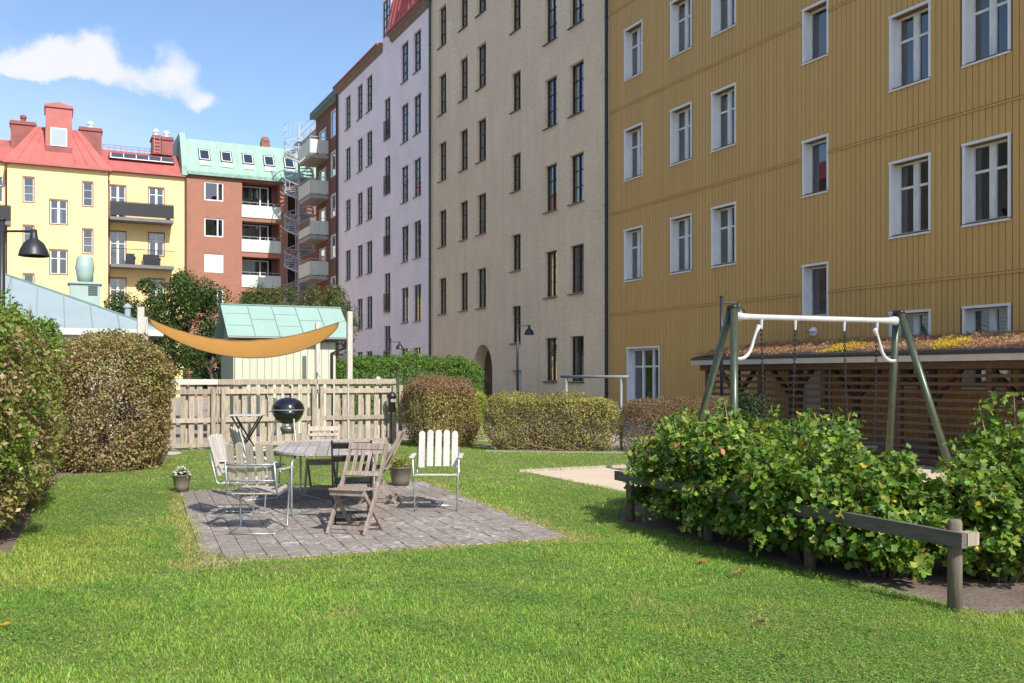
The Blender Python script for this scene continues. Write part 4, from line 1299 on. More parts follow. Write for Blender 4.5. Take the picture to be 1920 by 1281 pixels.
# things on the lower balcony
for (x, w_, lab, nm) in ((fx(5.1), .55, 'dark rattan armchair on the far yellow house balcony', 'balcony_armchair'), (fx(6.5), 1.1, 'dark rattan sofa on the far yellow house balcony', 'balcony_sofa')):
    t = thing(nm, lab, 'chair' if w_ < 1 else 'sofa', (x - 9.0, YB + .45, 9.42))
    MB().box(-w_ / 2, w_ / 2, -.3, .3, .05, .4).build('seat', BLACKMETAL, t)
    MB().box(-w_ / 2, w_ / 2, .2, .32, .4, .85).build('backrest', BLACKMETAL, t)
    for s in (-1, 1): MB().box(s * w_ / 2 - .05, s * w_ / 2 + .05, -.28, .2, .401, .6).build('armrest', BLACKMETAL, t)

def balcony_plant(x, y, z, r, label, cols):
    t = thing('balcony_plant', label, 'plant', (x, y, z), 0, 'plants on the far balconies')
    MB().lathe([(r * .5, 0), (r * .62, r * .9), (r * .55, r * .9), (0, r * .8)], n=14).build('pot', TERRA, t)
    n = 260; d = unit(rng.normal(0, 1, (n, 3)) + np.array([0, 0, .6])); P = d * rng.uniform(.2, 1, (n, 1)) * np.array([r, r, r * 1.6]) + np.array([0, 0, r * 1.5])
    V, k_, l, C = leaves(P, d, .09, palette(n, cols, [1] * len(cols), .2)); link('foliage', np_mesh('foliage', V, k_, l, LEAF, C), t)


GP = [(.10, .18, .03), (.07, .13, .025), (.16, .22, .05)]
balcony_plant(3.95, 72.35, 12.72, .3, 'leafy plant at the left end of the upper black balcony', GP)
balcony_plant(7.6, 72.35, 12.72, .24, 'spiky plant at the right end of the upper black balcony', GP)
balcony_plant(15.4, 73.6, 13.6, .32, 'green plant in the top loggia of the brick block', GP)
balcony_plant(15.45, 73.6, 11.0, .3, 'green plant in the second loggia of the brick block', GP)
balcony_plant(15.4, 73.6, 8.32, .3, 'reddish plant in the third loggia of the brick block', [(.30, .08, .06), (.12, .14, .04)])

# ---- house on the far side of the courtyard, outside the frame; it is what the lower panes reflect
rh = thing('courtyard_house', 'tall greyish brown house across the courtyard, mirrored in the window panes', 'house', (-24, 12, 0), R(90))
GREYB = mat('grey_brown_render', (.24, .21, .18), .9, .15, .8)
rw = [(x, x + 1.1, z, z + 1.6) for x in range(2, 108, 3) for z in (1.2, 4.4, 7.6, 10.8, 14.0)]
o = wall_part('wall', rh, 110, 17.5, [(*q, .15) for q in rw], GREYB)
gl = MB().quad((0, .16, 0), (110, .16, 0), (110, .16, 17.5), (0, .16, 17.5))
gl.build('glazing', mat('far_dark_glass', (.03, .035, .04), .1, .1, spec=.7), rh)
MB().prism([(-.3, 17.5), (4, 20.5), (9, 17.5)], 0, 0, 110).build('roof', REDDARK, rh)

# ------------------------------------------------------------------ bike shed with sedum roof
sh = thing('bike_shed', 'low brown slatted bike shed with a flowering sedum roof along the ochre house', 'shed', (0, 0, 0))
S0, S1 = 5.0, 18.55
SX = 14.05
posts_y = [18.4, 16.5, 14.6, 12.7, 10.8, 8.9, 7.0, 5.15]
pmesh = MB().bbox(-.06, .06, -.06, .06, 0, 1.75, .008).mesh('post', WOOD_RED)
for y in posts_y:
    link('post', pmesh, sh, (SX + .12, y, 0)); link('post', pmesh, sh, (SX + 1.0, y, 0))
    br = MB()
    for s in (-1, 1): br.beam((SX + 1.0, y + s * .02, 1.12), (SX + 1.0, y + s * .62, 1.70), .07, .1, (1, 0, 0))
    br.build('brace', WOOD_RED, sh)
smesh = {}
for i in range(len(posts_y) - 1):
    y1, y0 = posts_y[i], posts_y[i + 1]
    L_ = round(y1 - y0 - .006, 3)
    if L_ not in smesh: smesh[L_] = MB().bbox(-.014, .014, 0, L_, 0, .058, .003).mesh('slat', WOOD_RED)
    for k in range(11):
        link('slat', smesh[L_], sh, (SX + .03 + random.uniform(-.003, .003), y0 + .003, .14 + k * .1425), (0, random.gauss(0, .02), random.gauss(0, .0012)))
MB().bbox(SX - .02, SX + .16, S0, S1, 1.715, 1.84, .006).build('beam', WOOD_RED, sh)
MB().bbox(SX - .0, SX + .1, S0, S1, 0.0, .12, .006).build('base_beam', WOOD_RED, sh)
MB().box(SX + .85, SX + 1.05, S0, S1, 1.70, 1.84).build('beam', WOOD_RED, sh)
roofm = MB().prism([(13.84, 1.98), (13.84, 2.03), (15.93, 2.33), (15.93, 1.98)], 1, S0, S1)
roofo = roofm.build('roof', mat('roof_felt', (.05, .05, .05), .9), sh)
MB().bbox(13.80, 13.838, S0 - .03, S1 + .03, 1.845, 2.0, .004).build('fascia', mat('pale_fascia', (.52, .46, .40), .7, .1), sh)
MB().box(13.84, 15.9, S1, S1 + .03, 1.845, 2.0).build('fascia', WHITE, sh)
MB().box(13.845, 15.93, S0, S1, 1.90, 1.978).build('soffit', MATS['pale_fascia'], sh)
MB().tube([(13.80, S0, 1.985), (13.80, S1, 1.985)], .03, 8).build('gutter', BLACKMETAL, sh)
MB().bbox(14.3, 14.42, 18.42, 18.54, 0, 1.84, .006).build('corner_post', WHITE, sh)


def sedum():
    n = 60000
    x = rng.uniform(13.84, 15.92, n); y = rng.uniform(S0, S1, n)
    z = 2.03 + (x - 13.84) / 2.09 * .30
    P = np.column_stack([x, y, z])
    hgt = (0.04 + .05 * (wobble(P, 3, 5) + 1) + .07 * np.maximum(0, wobble(P, 9, 6))) * rng.uniform(.3, 1.2, n)
    P[:, 2] += hgt
    c = palette(n, [(.50, .27, .16), (.58, .38, .23), (.40, .17, .12), (.34, .30, .12), (.22, .22, .08)], [4, 5, 2, 2, 1.5], .2)
    red = wobble(P, 1.3, 8)[:, None] > .2
    c = np.where(red & (rng.random((n, 1)) < .5), palette(n, [(.44, .15, .11), (.50, .24, .16)], [1, 1]), c)
    yel = (wobble(P * np.array([1, 1, 0]), 2.2, 12)[:, None] + .45 * np.exp(-((y - 14.2) / .8) ** 2)[:, None] + .35 * np.exp(-((y - 11.9) / .5) ** 2)[:, None]) > .46
    c = np.where(yel & (rng.random((n, 1)) < .85), palette(n, [(.75, .55, .02), (.65, .50, .04)], [1, 1]), c)
    V, k, l, C = leaves(P, np.tile([0, 0, 1.0], (n, 1)), .03, c, up=1.0, wild=.6, aspect=.9, droop=0)
    o = link('sedum', np_mesh('sedum', V, k, l, LEAF, C), sh)
    stuff(o)
    st_ = MB()
    r = random.Random(9)
    for _ in range(220):
        yy = r.uniform(9, S1); xx = r.uniform(14, 15.8); zz = 2.05 + (xx - 13.84) / 2.09 * .30
        st_.tube([(xx, yy, zz), (xx + r.uniform(-.03, .03), yy + r.uniform(-.03, .03), zz + r.uniform(.06, .16))], .004, 3, False)
    stuff(st_.build('seed_stalks', mat('dry_stalk', (.45, .24, .16), .9), sh))


sedum()

# ------------------------------------------------------------------ small buildings in the courtyard
# pavilion with hipped sheet roof (left)
pv = thing('pavilion', 'low pavilion with pale mint hipped sheet roof behind the hedge', 'pavilion', (0, 0, 0))
ex, ey, ez = 2.54, 25.4, 2.75
rise = 1.5 / 3.5
k = 6.0
W0 = -14.0
rm_ = MB()
pk = (ex - k, ey + k, ez + k * rise)
rm_.v += [(W0, ey, ez), (ex, ey, ez), (ex, ey + 2 * k, ez), (W0, ey + 2 * k, ez), (W0 + k, ey + k, pk[2]), pk]
rm_.f += [(0, 1, 5, 4), (1, 2, 5), (2, 3, 4, 5), (3, 0, 4)]
b0 = len(rm_.v); rm_.v += [(x, y, z - .07) for x, y, z in rm_.v[:4]]; rm_.f += [(b0 + 3, b0 + 2, b0 + 1, b0), (0, b0, b0 + 1, 1), (1, b0 + 1, b0 + 2, 2), (2, b0 + 2, b0 + 3, 3), (3, b0 + 3, b0, 0)]
pro = rm_.build('roof', MINTROOF, pv)
seam = MB()
for i in range(24):        # standing seams of the front slope
    x = ex - .62 * (i + .6)
    d = min(ex - x, k)
    seam.beam((x, ey + .01, ez + .012), (x, ey + d, ez + d * rise + .012), .016, .035)
for i in range(18):
    y = ey + .62 * (i + .6); d = min(y - ey, 2 * k - (y - ey))
    seam.beam((ex - .01, y, ez + .012), (ex - d, y, ez + d * rise + .012), .016, .035)
seam.beam((ex, ey, ez + .02), (pk[0], pk[1], pk[2] + .02), .05, .05)
seam.build('seam', MINTSEAM, pro)
MB().box(W0 + .4, ex - .45, ey + .45, ey + 11, 0, ez - .09).build('wall', PALEGREEN, pv)
MB().box(W0, ex + .02, ey - .02, ey + .0, ez - .16, ez - .0).box(ex + .0, ex + .02, ey, ey + 12, ez - .16, ez).build('fascia', mat('pale_eave', (.55, .58, .52), .6), pv)
lv = MB()
for i in range(13): lv.box(ex - 1.15, ex - .75, ey + .42, ey + .45, 1.0 + i * .115, 1.085 + i * .115)
lv.build('louvre', PALEGREEN, pv)
vt = thing('roof_ventilator', 'mint green roof ventilator with barrel cowl on the pavilion', 'ventilator', (.94, 31.8, 3.30))
VENTG = mat('mint_vent_paint', (.30, .40, .35), .5, .08, 3)
MB().bbox(-.42, .42, -.42, .42, 0, 1.05, .01).build('box', VENTG, vt)
MB().bbox(-.48, .48, -.48, .48, 1.05, 1.12, .01).build('cap', VENTG, vt)
MB().lathe([(.20, 1.12), (.235, 1.35), (.275, 1.58), (.265, 1.66), (.225, 1.90), (.20, 1.93), (0, 1.95)], n=20).build('cowl', VENTG, vt, True)
g = MB()
for i in range(5): g.box(.08, .34, -.435, -.42, .72 + i * .06, .755 + i * .06)
g.build('grille', DARKFRAME, vt)
vp = MB().tube([(0, 0, 0), (0, 0, .85)], .09, 10).lathe([(.13, .85), (.13, .9), (0, 1.0)], n=12)
tag(vp.build('vent_pipe', MINTROOF, loc=(2.1, 31.0, 2.8)), 'short mint green vent pipe at the pavilion roof edge', 'vent pipe')
lampw = thing('wall_lamp', 'small dark shaded lamp on the pavilion corner wall', 'lamp', (ex - .62, ey + .44, 1.98))
MB().lathe([(.05, 0), (.05, .02), (0, .025)], n=12).build('rose', GREYMETAL, lampw, rot=(R(90), 0, 0))
MB().tube([(0, 0, 0), (0, -.2, .06), (.1, -.28, .04)], .012, 6).build('arm', GREYMETAL, lampw)
MB().lathe([(.03, .06), (.05, .02), (.12, -.10), (.13, -.13), (.12, -.13), (.04, .0)], (.1, -.28, 0), 16).build('lamp_shade', GREYMETAL, lampw, True)

# garden hut with mint roof
ht = thing('garden_hut', 'pale green boarded hut with mint sheet gable roof behind the fence', 'hut', (4.27, 25.8, 0))
HW, hy, he, hrz = 3.32, 1.25, 2.62, 3.56
hr_ = MB()
for s in (1, -1):
    y0 = 0 if s > 0 else 2 * hy
    hr_.v += []
    b = len(hr_.v)
    hr_.v += [(-.06, y0, he), (HW, y0, he), (HW, hy, hrz), (-.06, hy, hrz), (-.06, y0, he - .06), (HW, y0, he - .06), (HW, hy, hrz - .06), (-.06, hy, hrz - .06)]
    hr_.f += [tuple(b + i for i in q) for q in ((0, 1, 2, 3), (7, 6, 5, 4), (0, 4, 5, 1), (1, 5, 6, 2), (2, 6, 7, 3), (3, 7, 4, 0))]
hro = hr_.build('roof', mat('mint_hut_roof', (.27, .395, .35), .45, .06, 1.3), ht)
sm_ = MB(); dz = (hrz - he) / hy
for i in range(1, 5):
    x = i * .66; sm_.beam((x, -.0, he + .012), (x, hy, hrz + .012), .016, .03)
    for q in ((.35,), (.72,)) if i % 2 else ((.55,),):
        yq = q[0] * hy; sm_.beam((x - .66, yq, he + dz * yq + .006), (x, yq, he + dz * yq + .006), .02, .012)
sm_.beam((-.06, hy, hrz + .01), (HW, hy, hrz + .01), .08, .03)
sm_.build('seam', MINTSEAM, hro)
MB().tube([(-.05, -.05, he - .02), (HW, -.05, he - .02)], .045, 8).build('gutter', BLACKMETAL, ht)
MB().tube([(HW - .2, -.05, he - .05), (HW - .2, .05, he - .25), (HW - .55, .16, he - .4), (HW - .55, .16, 0)], .04, 8).build('downpipe', BLACKMETAL, ht)
MB().prism([(.22, 0), (2 * hy - .22, 0), (2 * hy - .22, he - .08), (hy, hrz - .22), (.22, he - .08)], 0, .14, HW - .42).build('wall', mat('hut_backing', (.30, .32, .25), .8), ht)
bmx = MB().bbox(.003, .19, -.022, 0, 0, he - .1, .004).mesh('board', PALEGREEN)
for i in range(14): link('board', bmx, ht, (.15 + i * .195, .22, 0))
gb = MB()
for i in range(9): gb.bbox(.115, .14, .25 + i * .225, .25 + i * .225 + .21, 0, he - .12, .004)
gb.build('gable_boards', mat('shaded_green_boards', (.36, .39, .31), .7), ht) if False else gb.build('gable_board', PALEGREEN, ht)

# ------------------------------------------------------------------ fence, posts and shade sail
fn = thing('picket_fence', 'weathered grey picket fence with broad cap board behind the patio', 'fence', (0, 21.4, 0))
F0, F1 = 0.0, 7.34
pk1 = MB().bbox(-.057, .057, 0, .02, .06, 1.40, .004).mesh('picket', WOOD_GREY)
pk2 = MB().bbox(-.035, .035, 0, .02, .10, 1.38, .004).mesh('picket', WOOD_GREY)
n = int((F1 - F0) / .188)
for i in range(n):
    link('picket', pk1, fn, (F0 + .1 + i * .188 + random.uniform(-.008, .008), .028, random.uniform(-.02, .01)), (0, random.gauss(0, .008), 0))
    if i % 3 == 1: link('picket', pk2, fn, (F0 + .194 + i * .188 + random.uniform(-.01, .01), .125, random.uniform(-.02, .01)), (0, random.gauss(0, .008), 0))
secs = [0.0, 1.35, 3.28, 5.46, 7.34]
for a, b in zip(secs[:-1], secs[1:]):
    for z0, z1 in ((1.19, 1.30), (.575, .675), (.04, .13)):
        MB().bbox(a + .01, b - .01, -.02, .026, z0, z1, .005).build('rail', WOOD_GREY, fn)
    MB().bbox(a + .004, b - .004, .05, .122, 1.19, 1.28, .005).build('rear_rail', WOOD_GREY, fn)
    MB().bbox(a + .003, b - .003, -.03, .02, 1.395, 1.515, .006).build('cap_board', WOOD_PALE if a < 3 else WOOD_GREY, fn)
for x in (1.25, 1.46, 3.17, 3.38, 5.37, 5.55, 7.28, 7.44):
    hgt = 1.34 if x < 7 else 1.37
    MB().bbox(x - .045, x + .045, -.10, -.024, 0, hgt, .006).build('post', WOOD_GREY, fn)
MB().bbox(5.41, 5.51, -.09, -.03, 0, .84, .006).build('stub_post', WOOD_GREY, fn)
MB().lathe([(.07, 0), (.07, 1.5), (.05, 1.56), (0, 1.58)], (6.98, .22, 0), 14).build('round_post', WOOD_PALE, fn)
dsp = thing('waste_bag_box', 'black bin-like box hung on the end post of the picket fence', 'box', (7.16, 21.14, .74))
MB().lathe([(.075, 0), (.085, .02), (.085, .33), (.10, .34), (.10, .38), (.07, .46), (0, .48)], n=20).build('body', BLACKMETAL, dsp, True)
MB().box(-.06, .06, -.092, -.08, .24, .31).build('plate', ALU, dsp)
MB().tube([(0, .06, -.7), (0, .06, .3)], .018, 8).build('stake', BLACKMETAL, dsp)

pp_ = [((1.83, 23.2), 3.16, .15, 'tall silvery square post at the left end of the shade sail'), ((2.13, 25.0), 3.04, .13, 'shorter silvery post just right of the tall left sail post'),
       ((6.41, 25.0), 3.0, .11, 'slim leaning silvery post standing before the hut wall'), ((6.74, 23.2), 3.2, .13, 'tall silvery post right of the hut holding the sail tip')]
for (xy, h, w_, lab) in pp_:
    t = MB().bbox(-w_ / 2, w_ / 2, -w_ / 2, w_ / 2, 0, h, .01).build('sail_post', WOOD_PALE, loc=(*xy, 0), rot=(0, random.gauss(0, .008), 0))
    tag(t, lab, 'post', 'wooden posts of the shade sail')


def sail():
    root = thing('shade_sail', 'sagging ochre orange shade sail strung between posts behind the fence', 'shade sail')
    m = bpy.data.materials.new('sail_cloth'); m.use_nodes = True
    nt = m.node_tree; N, L = nt.nodes.new, nt.links.new
    b = nt.nodes['Principled BSDF']; b.inputs['Roughness'].default_value = .8
    tc = N('ShaderNodeTexCoord'); mp = N('ShaderNodeMapping'); mp.inputs['Scale'].default_value = (1.0, 26, 26)
    nz = N('ShaderNodeTexNoise'); nz.inputs['Scale'].default_value = 1.3; nz.inputs['Detail'].default_value = 4
    L(tc.outputs['Object'], mp.inputs[0]); L(mp.outputs[0], nz.inputs['Vector'])
    mx = N('ShaderNodeMix'); mx.data_type = 'RGBA'; mx.inputs['A'].default_value = (.40, .20, .04, 1); mx.inputs['B'].default_value = (.50, .26, .055, 1)
    L(nz.outputs['Fac'], mx.inputs['Factor']); L(mx.outputs['Result'], b.inputs['Base Color'])
    t = N('ShaderNodeBsdfTranslucent'); L(mx.outputs['Result'], t.inputs[0])
    ms = N('ShaderNodeMixShader'); ms.inputs[0].default_value = .3
    L(b.outputs[0], ms.inputs[1]); L(t.outputs[0], ms.inputs[2]); L(ms.outputs[0], nt.nodes['Material Output'].inputs[0])
    A, B = Vector((2.12, 24.2, 2.96)), Vector((6.55, 23.5, 2.94))
    nu, nv = 120, 16
    V, F = [], []
    rear, front = [], []
    for i in range(nu + 1):
        u = i / nu; p = A.lerp(B, u); sag = 4 * u * (1 - u); bell = math.sin(math.pi * min(1, max(0, u))) ** .7
        rr = p + Vector((0, .75 * bell, -.47 * sag)); ff = p + Vector((0, -.6 * bell, -.40 * sag - .53 * (sag ** .5)))
        rear.append(rr); front.append(ff)
        for j in range(nv + 1):
            v = j / nv; q = rr.lerp(ff, v); q.z -= .10 * bell * 4 * v * (1 - v) + .009 * bell * math.sin(u * 23 + v * 3) * math.sin(v * 5 + u * 9) + .006 * bell * math.sin(u * 61 - v * 7); V.append(tuple(q))
    for i in range(nu):
        for j in range(nv):
            a = i * (nv + 1) + j; F.append((a, a + nv + 1, a + nv + 2, a + 1))
    me = bpy.data.meshes.new('cloth'); me.from_pydata(V, [], F); me.materials.append(m); me.polygons.foreach_set('use_smooth', [True] * len(F))
    o = link('cloth', me, root)
    sd = o.modifiers.new('thick', 'SOLIDIFY'); sd.thickness = .004
    MB().tube(rear, .011, 5).tube(front, .011, 5).build('hem', mat('sail_hem', (.10, .065, .03), .8), root)
    for p, q in ((A, (1.83, 23.2, 3.02)), (A, (2.13, 25.0, 2.98)), (B, (6.74, 23.2, 3.0))):
        MB().tube([tuple(p), q], .006, 5).build('rope', STEM_PALE, root)


sail()

# ------------------------------------------------------------------ lamps, carpet rack
def lamp_post(loc, rz, label, h=3.3):
    t = thing('lamp_post', label, 'lamp post', loc, rz, 'courtyard lamp posts')
    MB().tube([(0, 0, 0), (0, 0, 1.0)], .055, 12).tube([(0, 0, 1.0), (0, 0, h)], .038, 12).lathe([(.042, h), (.042, h + .03), (0, h + .04)], n=12).build('pole', GREYMETAL, t, True)
    MB().tube([(0, 0, h - .12), (.38, 0, h - .12)], .014, 8).tube([(.38, 0, h - .12), (.38, 0, h - .2)], .035, 10).build('arm', GREYMETAL, t)
    MB().lathe([(.035, h - .10), (.042, h - .18), (.05, h - .21), (.11, h - .26), (.15, h - .34), (.165, h - .40), (.17, h - .415), (.16, h - .415), (.14, h - .34), (.09, h - .265), (0, h - .24)], (.38, 0, 0), 24).build('lamp_shade', GREYMETAL, t, True)
    return t


lamp_post((-.52, 12.7, 0), R(-26), 'grey lamp post rising from the left hedge, nearest of the lamps', 3.42)
lamp_post((13.71, 27.8, 0), R(-26), 'slim grey lamp post before the beige house near its arched door', 3.34)
lamp_post((12.6, 37.4, 0), R(-26), 'distant grey lamp post behind the green hedge before the lilac house', 3.1)
lamp_post((13.42, 16.95, 0), R(-26), 'grey lamp post directly behind the left legs of the swing', 3.34)
cr = thing('carpet_rack', 'grey steel carpet beating rack with one crossbar behind the low hedge', 'rack', (0, 0, 0))
pa, pb = Vector((10.45, 18.70, 0)), Vector((10.98, 17.25, 0))
d_ = (pb - pa).normalized()
RACKG = mat('grey_rack_paint', (.20, .21, .22), .45, .2)
for p in (pa, pb): MB().tube([tuple(p), tuple(p + Vector((0, 0, 1.54)))], .03, 12).build('post', RACKG, cr, True)
MB().tube([tuple(pa - d_ * .16 + Vector((0, 0, 1.57))), tuple(pb + d_ * .2 + Vector((0, 0, 1.57)))], .032, 12).build('crossbar', RACKG, cr, True)

# ------------------------------------------------------------------ swing
sw = thing('swing_set', 'green steel A-frame swing with white crossbar and four chains', 'swing')
SA, SB = Vector((9.08, 11.15, 2.52)), Vector((11.85, 10.69, 2.50))
ax = (SB - SA); ax.z = 0; ax.normalize(); pe = Vector((-ax.y, ax.x, 0))      # pe points away from the camera
for s, P in ((-1, SA), (1, SB)):
    for e in (-1, 1):
        foot = Vector((P.x, P.y, -.1)) + ax * s * .46 + pe * e * .78
        topp = P + ax * s * .05 + pe * e * .05 + Vector((0, 0, .06))
        lg_ = MB().tube([tuple(foot), tuple(topp)], .056, 14); lo_ = lg_.build('leg', GREENSTEEL, sw, True)
        if e < 0 or True:
            MB().tube([tuple(topp - (topp - foot).normalized() * .01), tuple(topp + (topp - foot).normalized() * .05)], [.062, .058], 14).build('cap', BLACKMETAL, lo_, True)
WHITESTEEL = mat('worn_white_steel', (.48, .49, .49), .45, .12, 12, metal=.1)
pts, rs = [], []
for i in range(21):
    u = i / 20; pts.append(tuple(SA.lerp(SB, u) + Vector((0, 0, -.05)))); e = min(u, 1 - u) * 2.8
    rs.append(.040 + .034 * math.exp(-e * 9))
MB().tube(pts, rs, 16).build('crossbar', WHITESTEEL, sw, True)
for s, P in ((1, SA), (-1, SB)):
    c = P + Vector((0, 0, -.05))
    br = [c + ax * s * p_ + Vector((0, 0, q_)) for p_, q_ in ((.01, -.62), (.08, -.625), (.145, -.61), (.20, -.57), (.245, -.51), (.275, -.44), (.305, -.34), (.345, -.23), (.385, -.155), (.40, -.13))]
    MB().tube([tuple(p) for p in br], [.025, .026, .027, .026, .025, .024, .022, .024, .034, .036], 12).build('brace', WHITESTEEL, sw, True)
lk = MB()
for (cx, cz) in ((0, 0),): pass
link_pts = [(0, 0, 0), (.008, 0, .006), (.008, 0, .034), (0, 0, .04), (-.008, 0, .034), (-.008, 0, .006)]


def chain(p0, p1):
    mb = MB(); p0, p1 = Vector(p0), Vector(p1); n_ = int((p0 - p1).length / .036); d = (p1 - p0).normalized()
    a = d.orthogonal().normalized(); b = d.cross(a)
    for i in range(n_):
        o_ = p0 + d * (i * .036); w_ = a if i % 2 else b
        mb.tube([tuple(o_ + w_ * x * 1.6 + d * z * 1.1) for x, _, z in link_pts], .0075, 4, False, True)
    return mb


fr = [.155, .36, .665, .875]
for i, u in enumerate(fr):
    top = SA.lerp(SB, u) + Vector((0, 0, -.10))
    MB().tube([tuple(top + Vector((0, 0, .03))), tuple(top - Vector((0, 0, .13)))], [.028, .016], 8).build('hanger', STAIRSTEEL, sw)
    un = u + (.02 if i % 2 == 0 else -.02)
    bot = SA.lerp(SB, un); bot.z = .52
    chain(top - Vector((0, 0, .12)), bot).build('chain', mat('chain_steel', (.05, .05, .055), .3, .2, metal=.6), sw)
for u0, u1 in ((.175, .34), (.685, .855)):
    a, b = SA.lerp(SB, u0), SA.lerp(SB, u1); a.z = b.z = .50
    MB().beam(a, b, .17, .035).build('seat', mat('black_rubber', (.02, .02, .02), .8), sw)

# ------------------------------------------------------------------ rail fence and currant bushes
rfn = thing('rail_fence', 'low grey rail fence on round posts in front of the currant bushes', 'fence')
for (x, y, h) in ((5.53, 4.49, .62), (5.70, 6.04, .50), (5.74, 7.45, .50), (5.77, 8.88, .50), (8.6, 4.55, .55)):
    MB().lathe([(.049, -.1), (.047, h - .02), (.038, h), (0, h + .004)], (x, y, 0), 14).build('post', WOOD_POST, rfn, True)
MB().beam((5.46, 4.36, .50), (5.65, 8.98, .49), .045, .10).build('rail', mat('shaded_grey_rail', (.125, .108, .09), .85, .3, 5, .3, 30, stretch=(8, .8, 8)), rfn)  # shade on the rail is put into its darker grey
MB().beam((5.49, 4.40, .505), (5.60, 4.40, .505), .09, .085).build('rail_end', WOOD_GREY, rfn)


def currant(x, y, r, h, nst, nl, seed, label):
    root = thing('currant_bush', label, 'bush', (x, y, 0), 0, 'currant bushes behind the rail fence')
    q = random.Random(seed); st_ = MB(); sh_ = MB(); P = []; O = []
    for i in range(nst):
        a = q.uniform(0, 6.28); rr = r * math.sqrt(q.uniform(.02, 1)); low = q.random() < .36
        hh = h * (q.uniform(.16, .55) if low else (1.0 - .34 * (rr / r) ** 2) * q.uniform(.70, 1.12))
        if low: rr = r * q.uniform(.75, 1.08)
        b = Vector((rr * .28 * math.cos(a), rr * .28 * math.sin(a), 0)); e = Vector((rr * math.cos(a), rr * math.sin(a), hh))
        m = b.lerp(e, .5) + Vector((q.uniform(-.05, .05), q.uniform(-.05, .05), .16 * h if low else .08))
        st_.tube([tuple(b), tuple(m), tuple(m.lerp(e, .5))], [.008, .006, .004], 4, False)
        if q.random() < .5: sh_.tube([tuple(m.lerp(e, .5)), tuple(e + Vector((0, 0, .02)))], [.0045, .0025], 4, False)
        for j in range(int(nl / nst)):
            u = 1 - q.random() ** 1.15 * (.80 if low else .72)
            p = b.lerp(m, u * 2) if u < .5 else m.lerp(e, u * 2 - 1)
            o_ = Vector((q.gauss(0, 1), q.gauss(0, 1), q.gauss(.15, .6))); o_.normalize()
            s_ = q.uniform(.02, .14) * (1.3 - .55 * u)
            P.append(tuple(p + o_ * s_)); O.append(tuple(o_ * .7 + Vector((math.cos(a), math.sin(a), 0)) * .35))
    P = np.array(P); O = unit(np.array(O))
    k = P[:, 2] > .07; P, O = P[k], O[k]; n = len(P)
    c = palette(n, [(.115, .21, .028), (.08, .155, .024), (.175, .26, .036), (.26, .31, .05), (.50, .37, .035), (.44, .20, .09)], [5, 5, 4, 2.4, .35, .16], .28)
    V, kk, l, C = leaves(P, O, .056, c, 'lobed', up=.8, wild=.7, droop=.6)
    link('foliage', np_mesh('foliage', V, kk, l, LEAF, C), root)
    stuff(st_.build('stems', BARK, root)); stuff(sh_.build('shoots', STEM_PALE, root))


cb = [(6.28, 8.72, .56, 1.12, 'leafy currant bush at the far end of the rail fence'), (6.10, 8.0, .72, 1.20, 'dense green currant bush, second from the far rail end'),
      (6.10, 7.15, .76, 1.26, 'tall currant bush in the middle of the row, below the swing left leg'), (6.0, 6.3, .80, 1.20, 'currant bush with yellow leaves spilling over the rail middle'),
      (6.06, 5.6, .64, .90, 'low currant bush spilling over the rail near the last post'), (6.75, 5.05, .60, 1.0, 'currant bush right behind the last rail post'),
      (7.35, 5.25, .72, 1.34, 'tall currant bush cut by the right picture edge'), (8.25, 5.6, .6, 1.25, 'currant bush outermost to the right behind its taller neighbour'),
      (6.9, 9.2, .55, 1.05, 'currant bush behind the far end of the row beside the sand'), (6.9, 7.5, .6, 1.24, 'currant bush in the back row beside the swing')]
for i, (x, y, r, h, lab) in enumerate(cb): currant(x, y, r, h, int(95 * r / .6), int(6600 * (r / .6) ** 2), 50 + i, lab)

# ------------------------------------------------------------------ hedges
BROWNS = [(.29, .215, .085), (.25, .24, .062), (.37, .27, .145), (.20, .10, .06), (.14, .165, .038), (.46, .37, .22)]
hedge('hedge', 'tall olive brown hedge with fresh green top at the left picture edge', 'hedge', (-1.38, 12.85), (1.30, 3.3, 1.17), 140000, .062, BROWNS, [4, 5, 3, 1.8, 4, 1.2], 100,
      power=5, depth=.26, top_cols=[(.16, .27, .035), (.11, .21, .03), (.26, .33, .06), (.28, .24, .08)], top_w=[4, 4, 2, 1], top_from=.84, rough=.26, twigs=220, sprigs=500, rz=R(-3.6), bare=.16, undercut=.35, alt_cols=[(.17, .25, .04), (.24, .29, .05), (.11, .18, .03)], alt_from=.38)
hedge('hedge', 'rounded clipped brown and yellow-green hedge in front of the picket fence', 'hedge', (.93, 18.35), (1.02, 1.45, 1.17), 70000, .056, BROWNS, [5, 4, 5, 2, 2, 2], 200,
      power=3.0, depth=.24, rough=.18, twigs=220, bare=.14, undercut=.25, alt_cols=[(.30, .30, .07), (.24, .24, .06), (.30, .20, .10)], alt_from=.35)
YG = [(.34, .32, .07), (.45, .41, .11), (.23, .27, .055), (.30, .20, .10), (.22, .15, .09)]
hedge('hedge', 'rounded brown-topped bush at the right end of the picket fence', 'bush', (8.03, 20.25), (.72, .85, .77), 34000, .045, YG, [3, 2, 2, 3, 2], 300, power=3.6, depth=.2,
      top_cols=[(.26, .16, .09), (.33, .21, .12), (.25, .20, .07)], top_w=[4, 3, 1.5], top_from=.72, rough=.10, undercut=.2, bare=.08, alt_cols=[(.25, .16, .09), (.18, .12, .07)], alt_from=.15, twigs=150, sprigs=300)
hedge('hedge', 'small bright yellow-green hedge between round bush and long hedge', 'hedge', (9.1, 21.9), (.8, .45, .62), 12000, .045, [(.30, .33, .05), (.40, .40, .08), (.18, .23, .04)], [3, 3, 2], 310, power=5, depth=.2, twigs=50)
hang = math.atan2(16.82 - 18.39, 10.64 - 8.37)
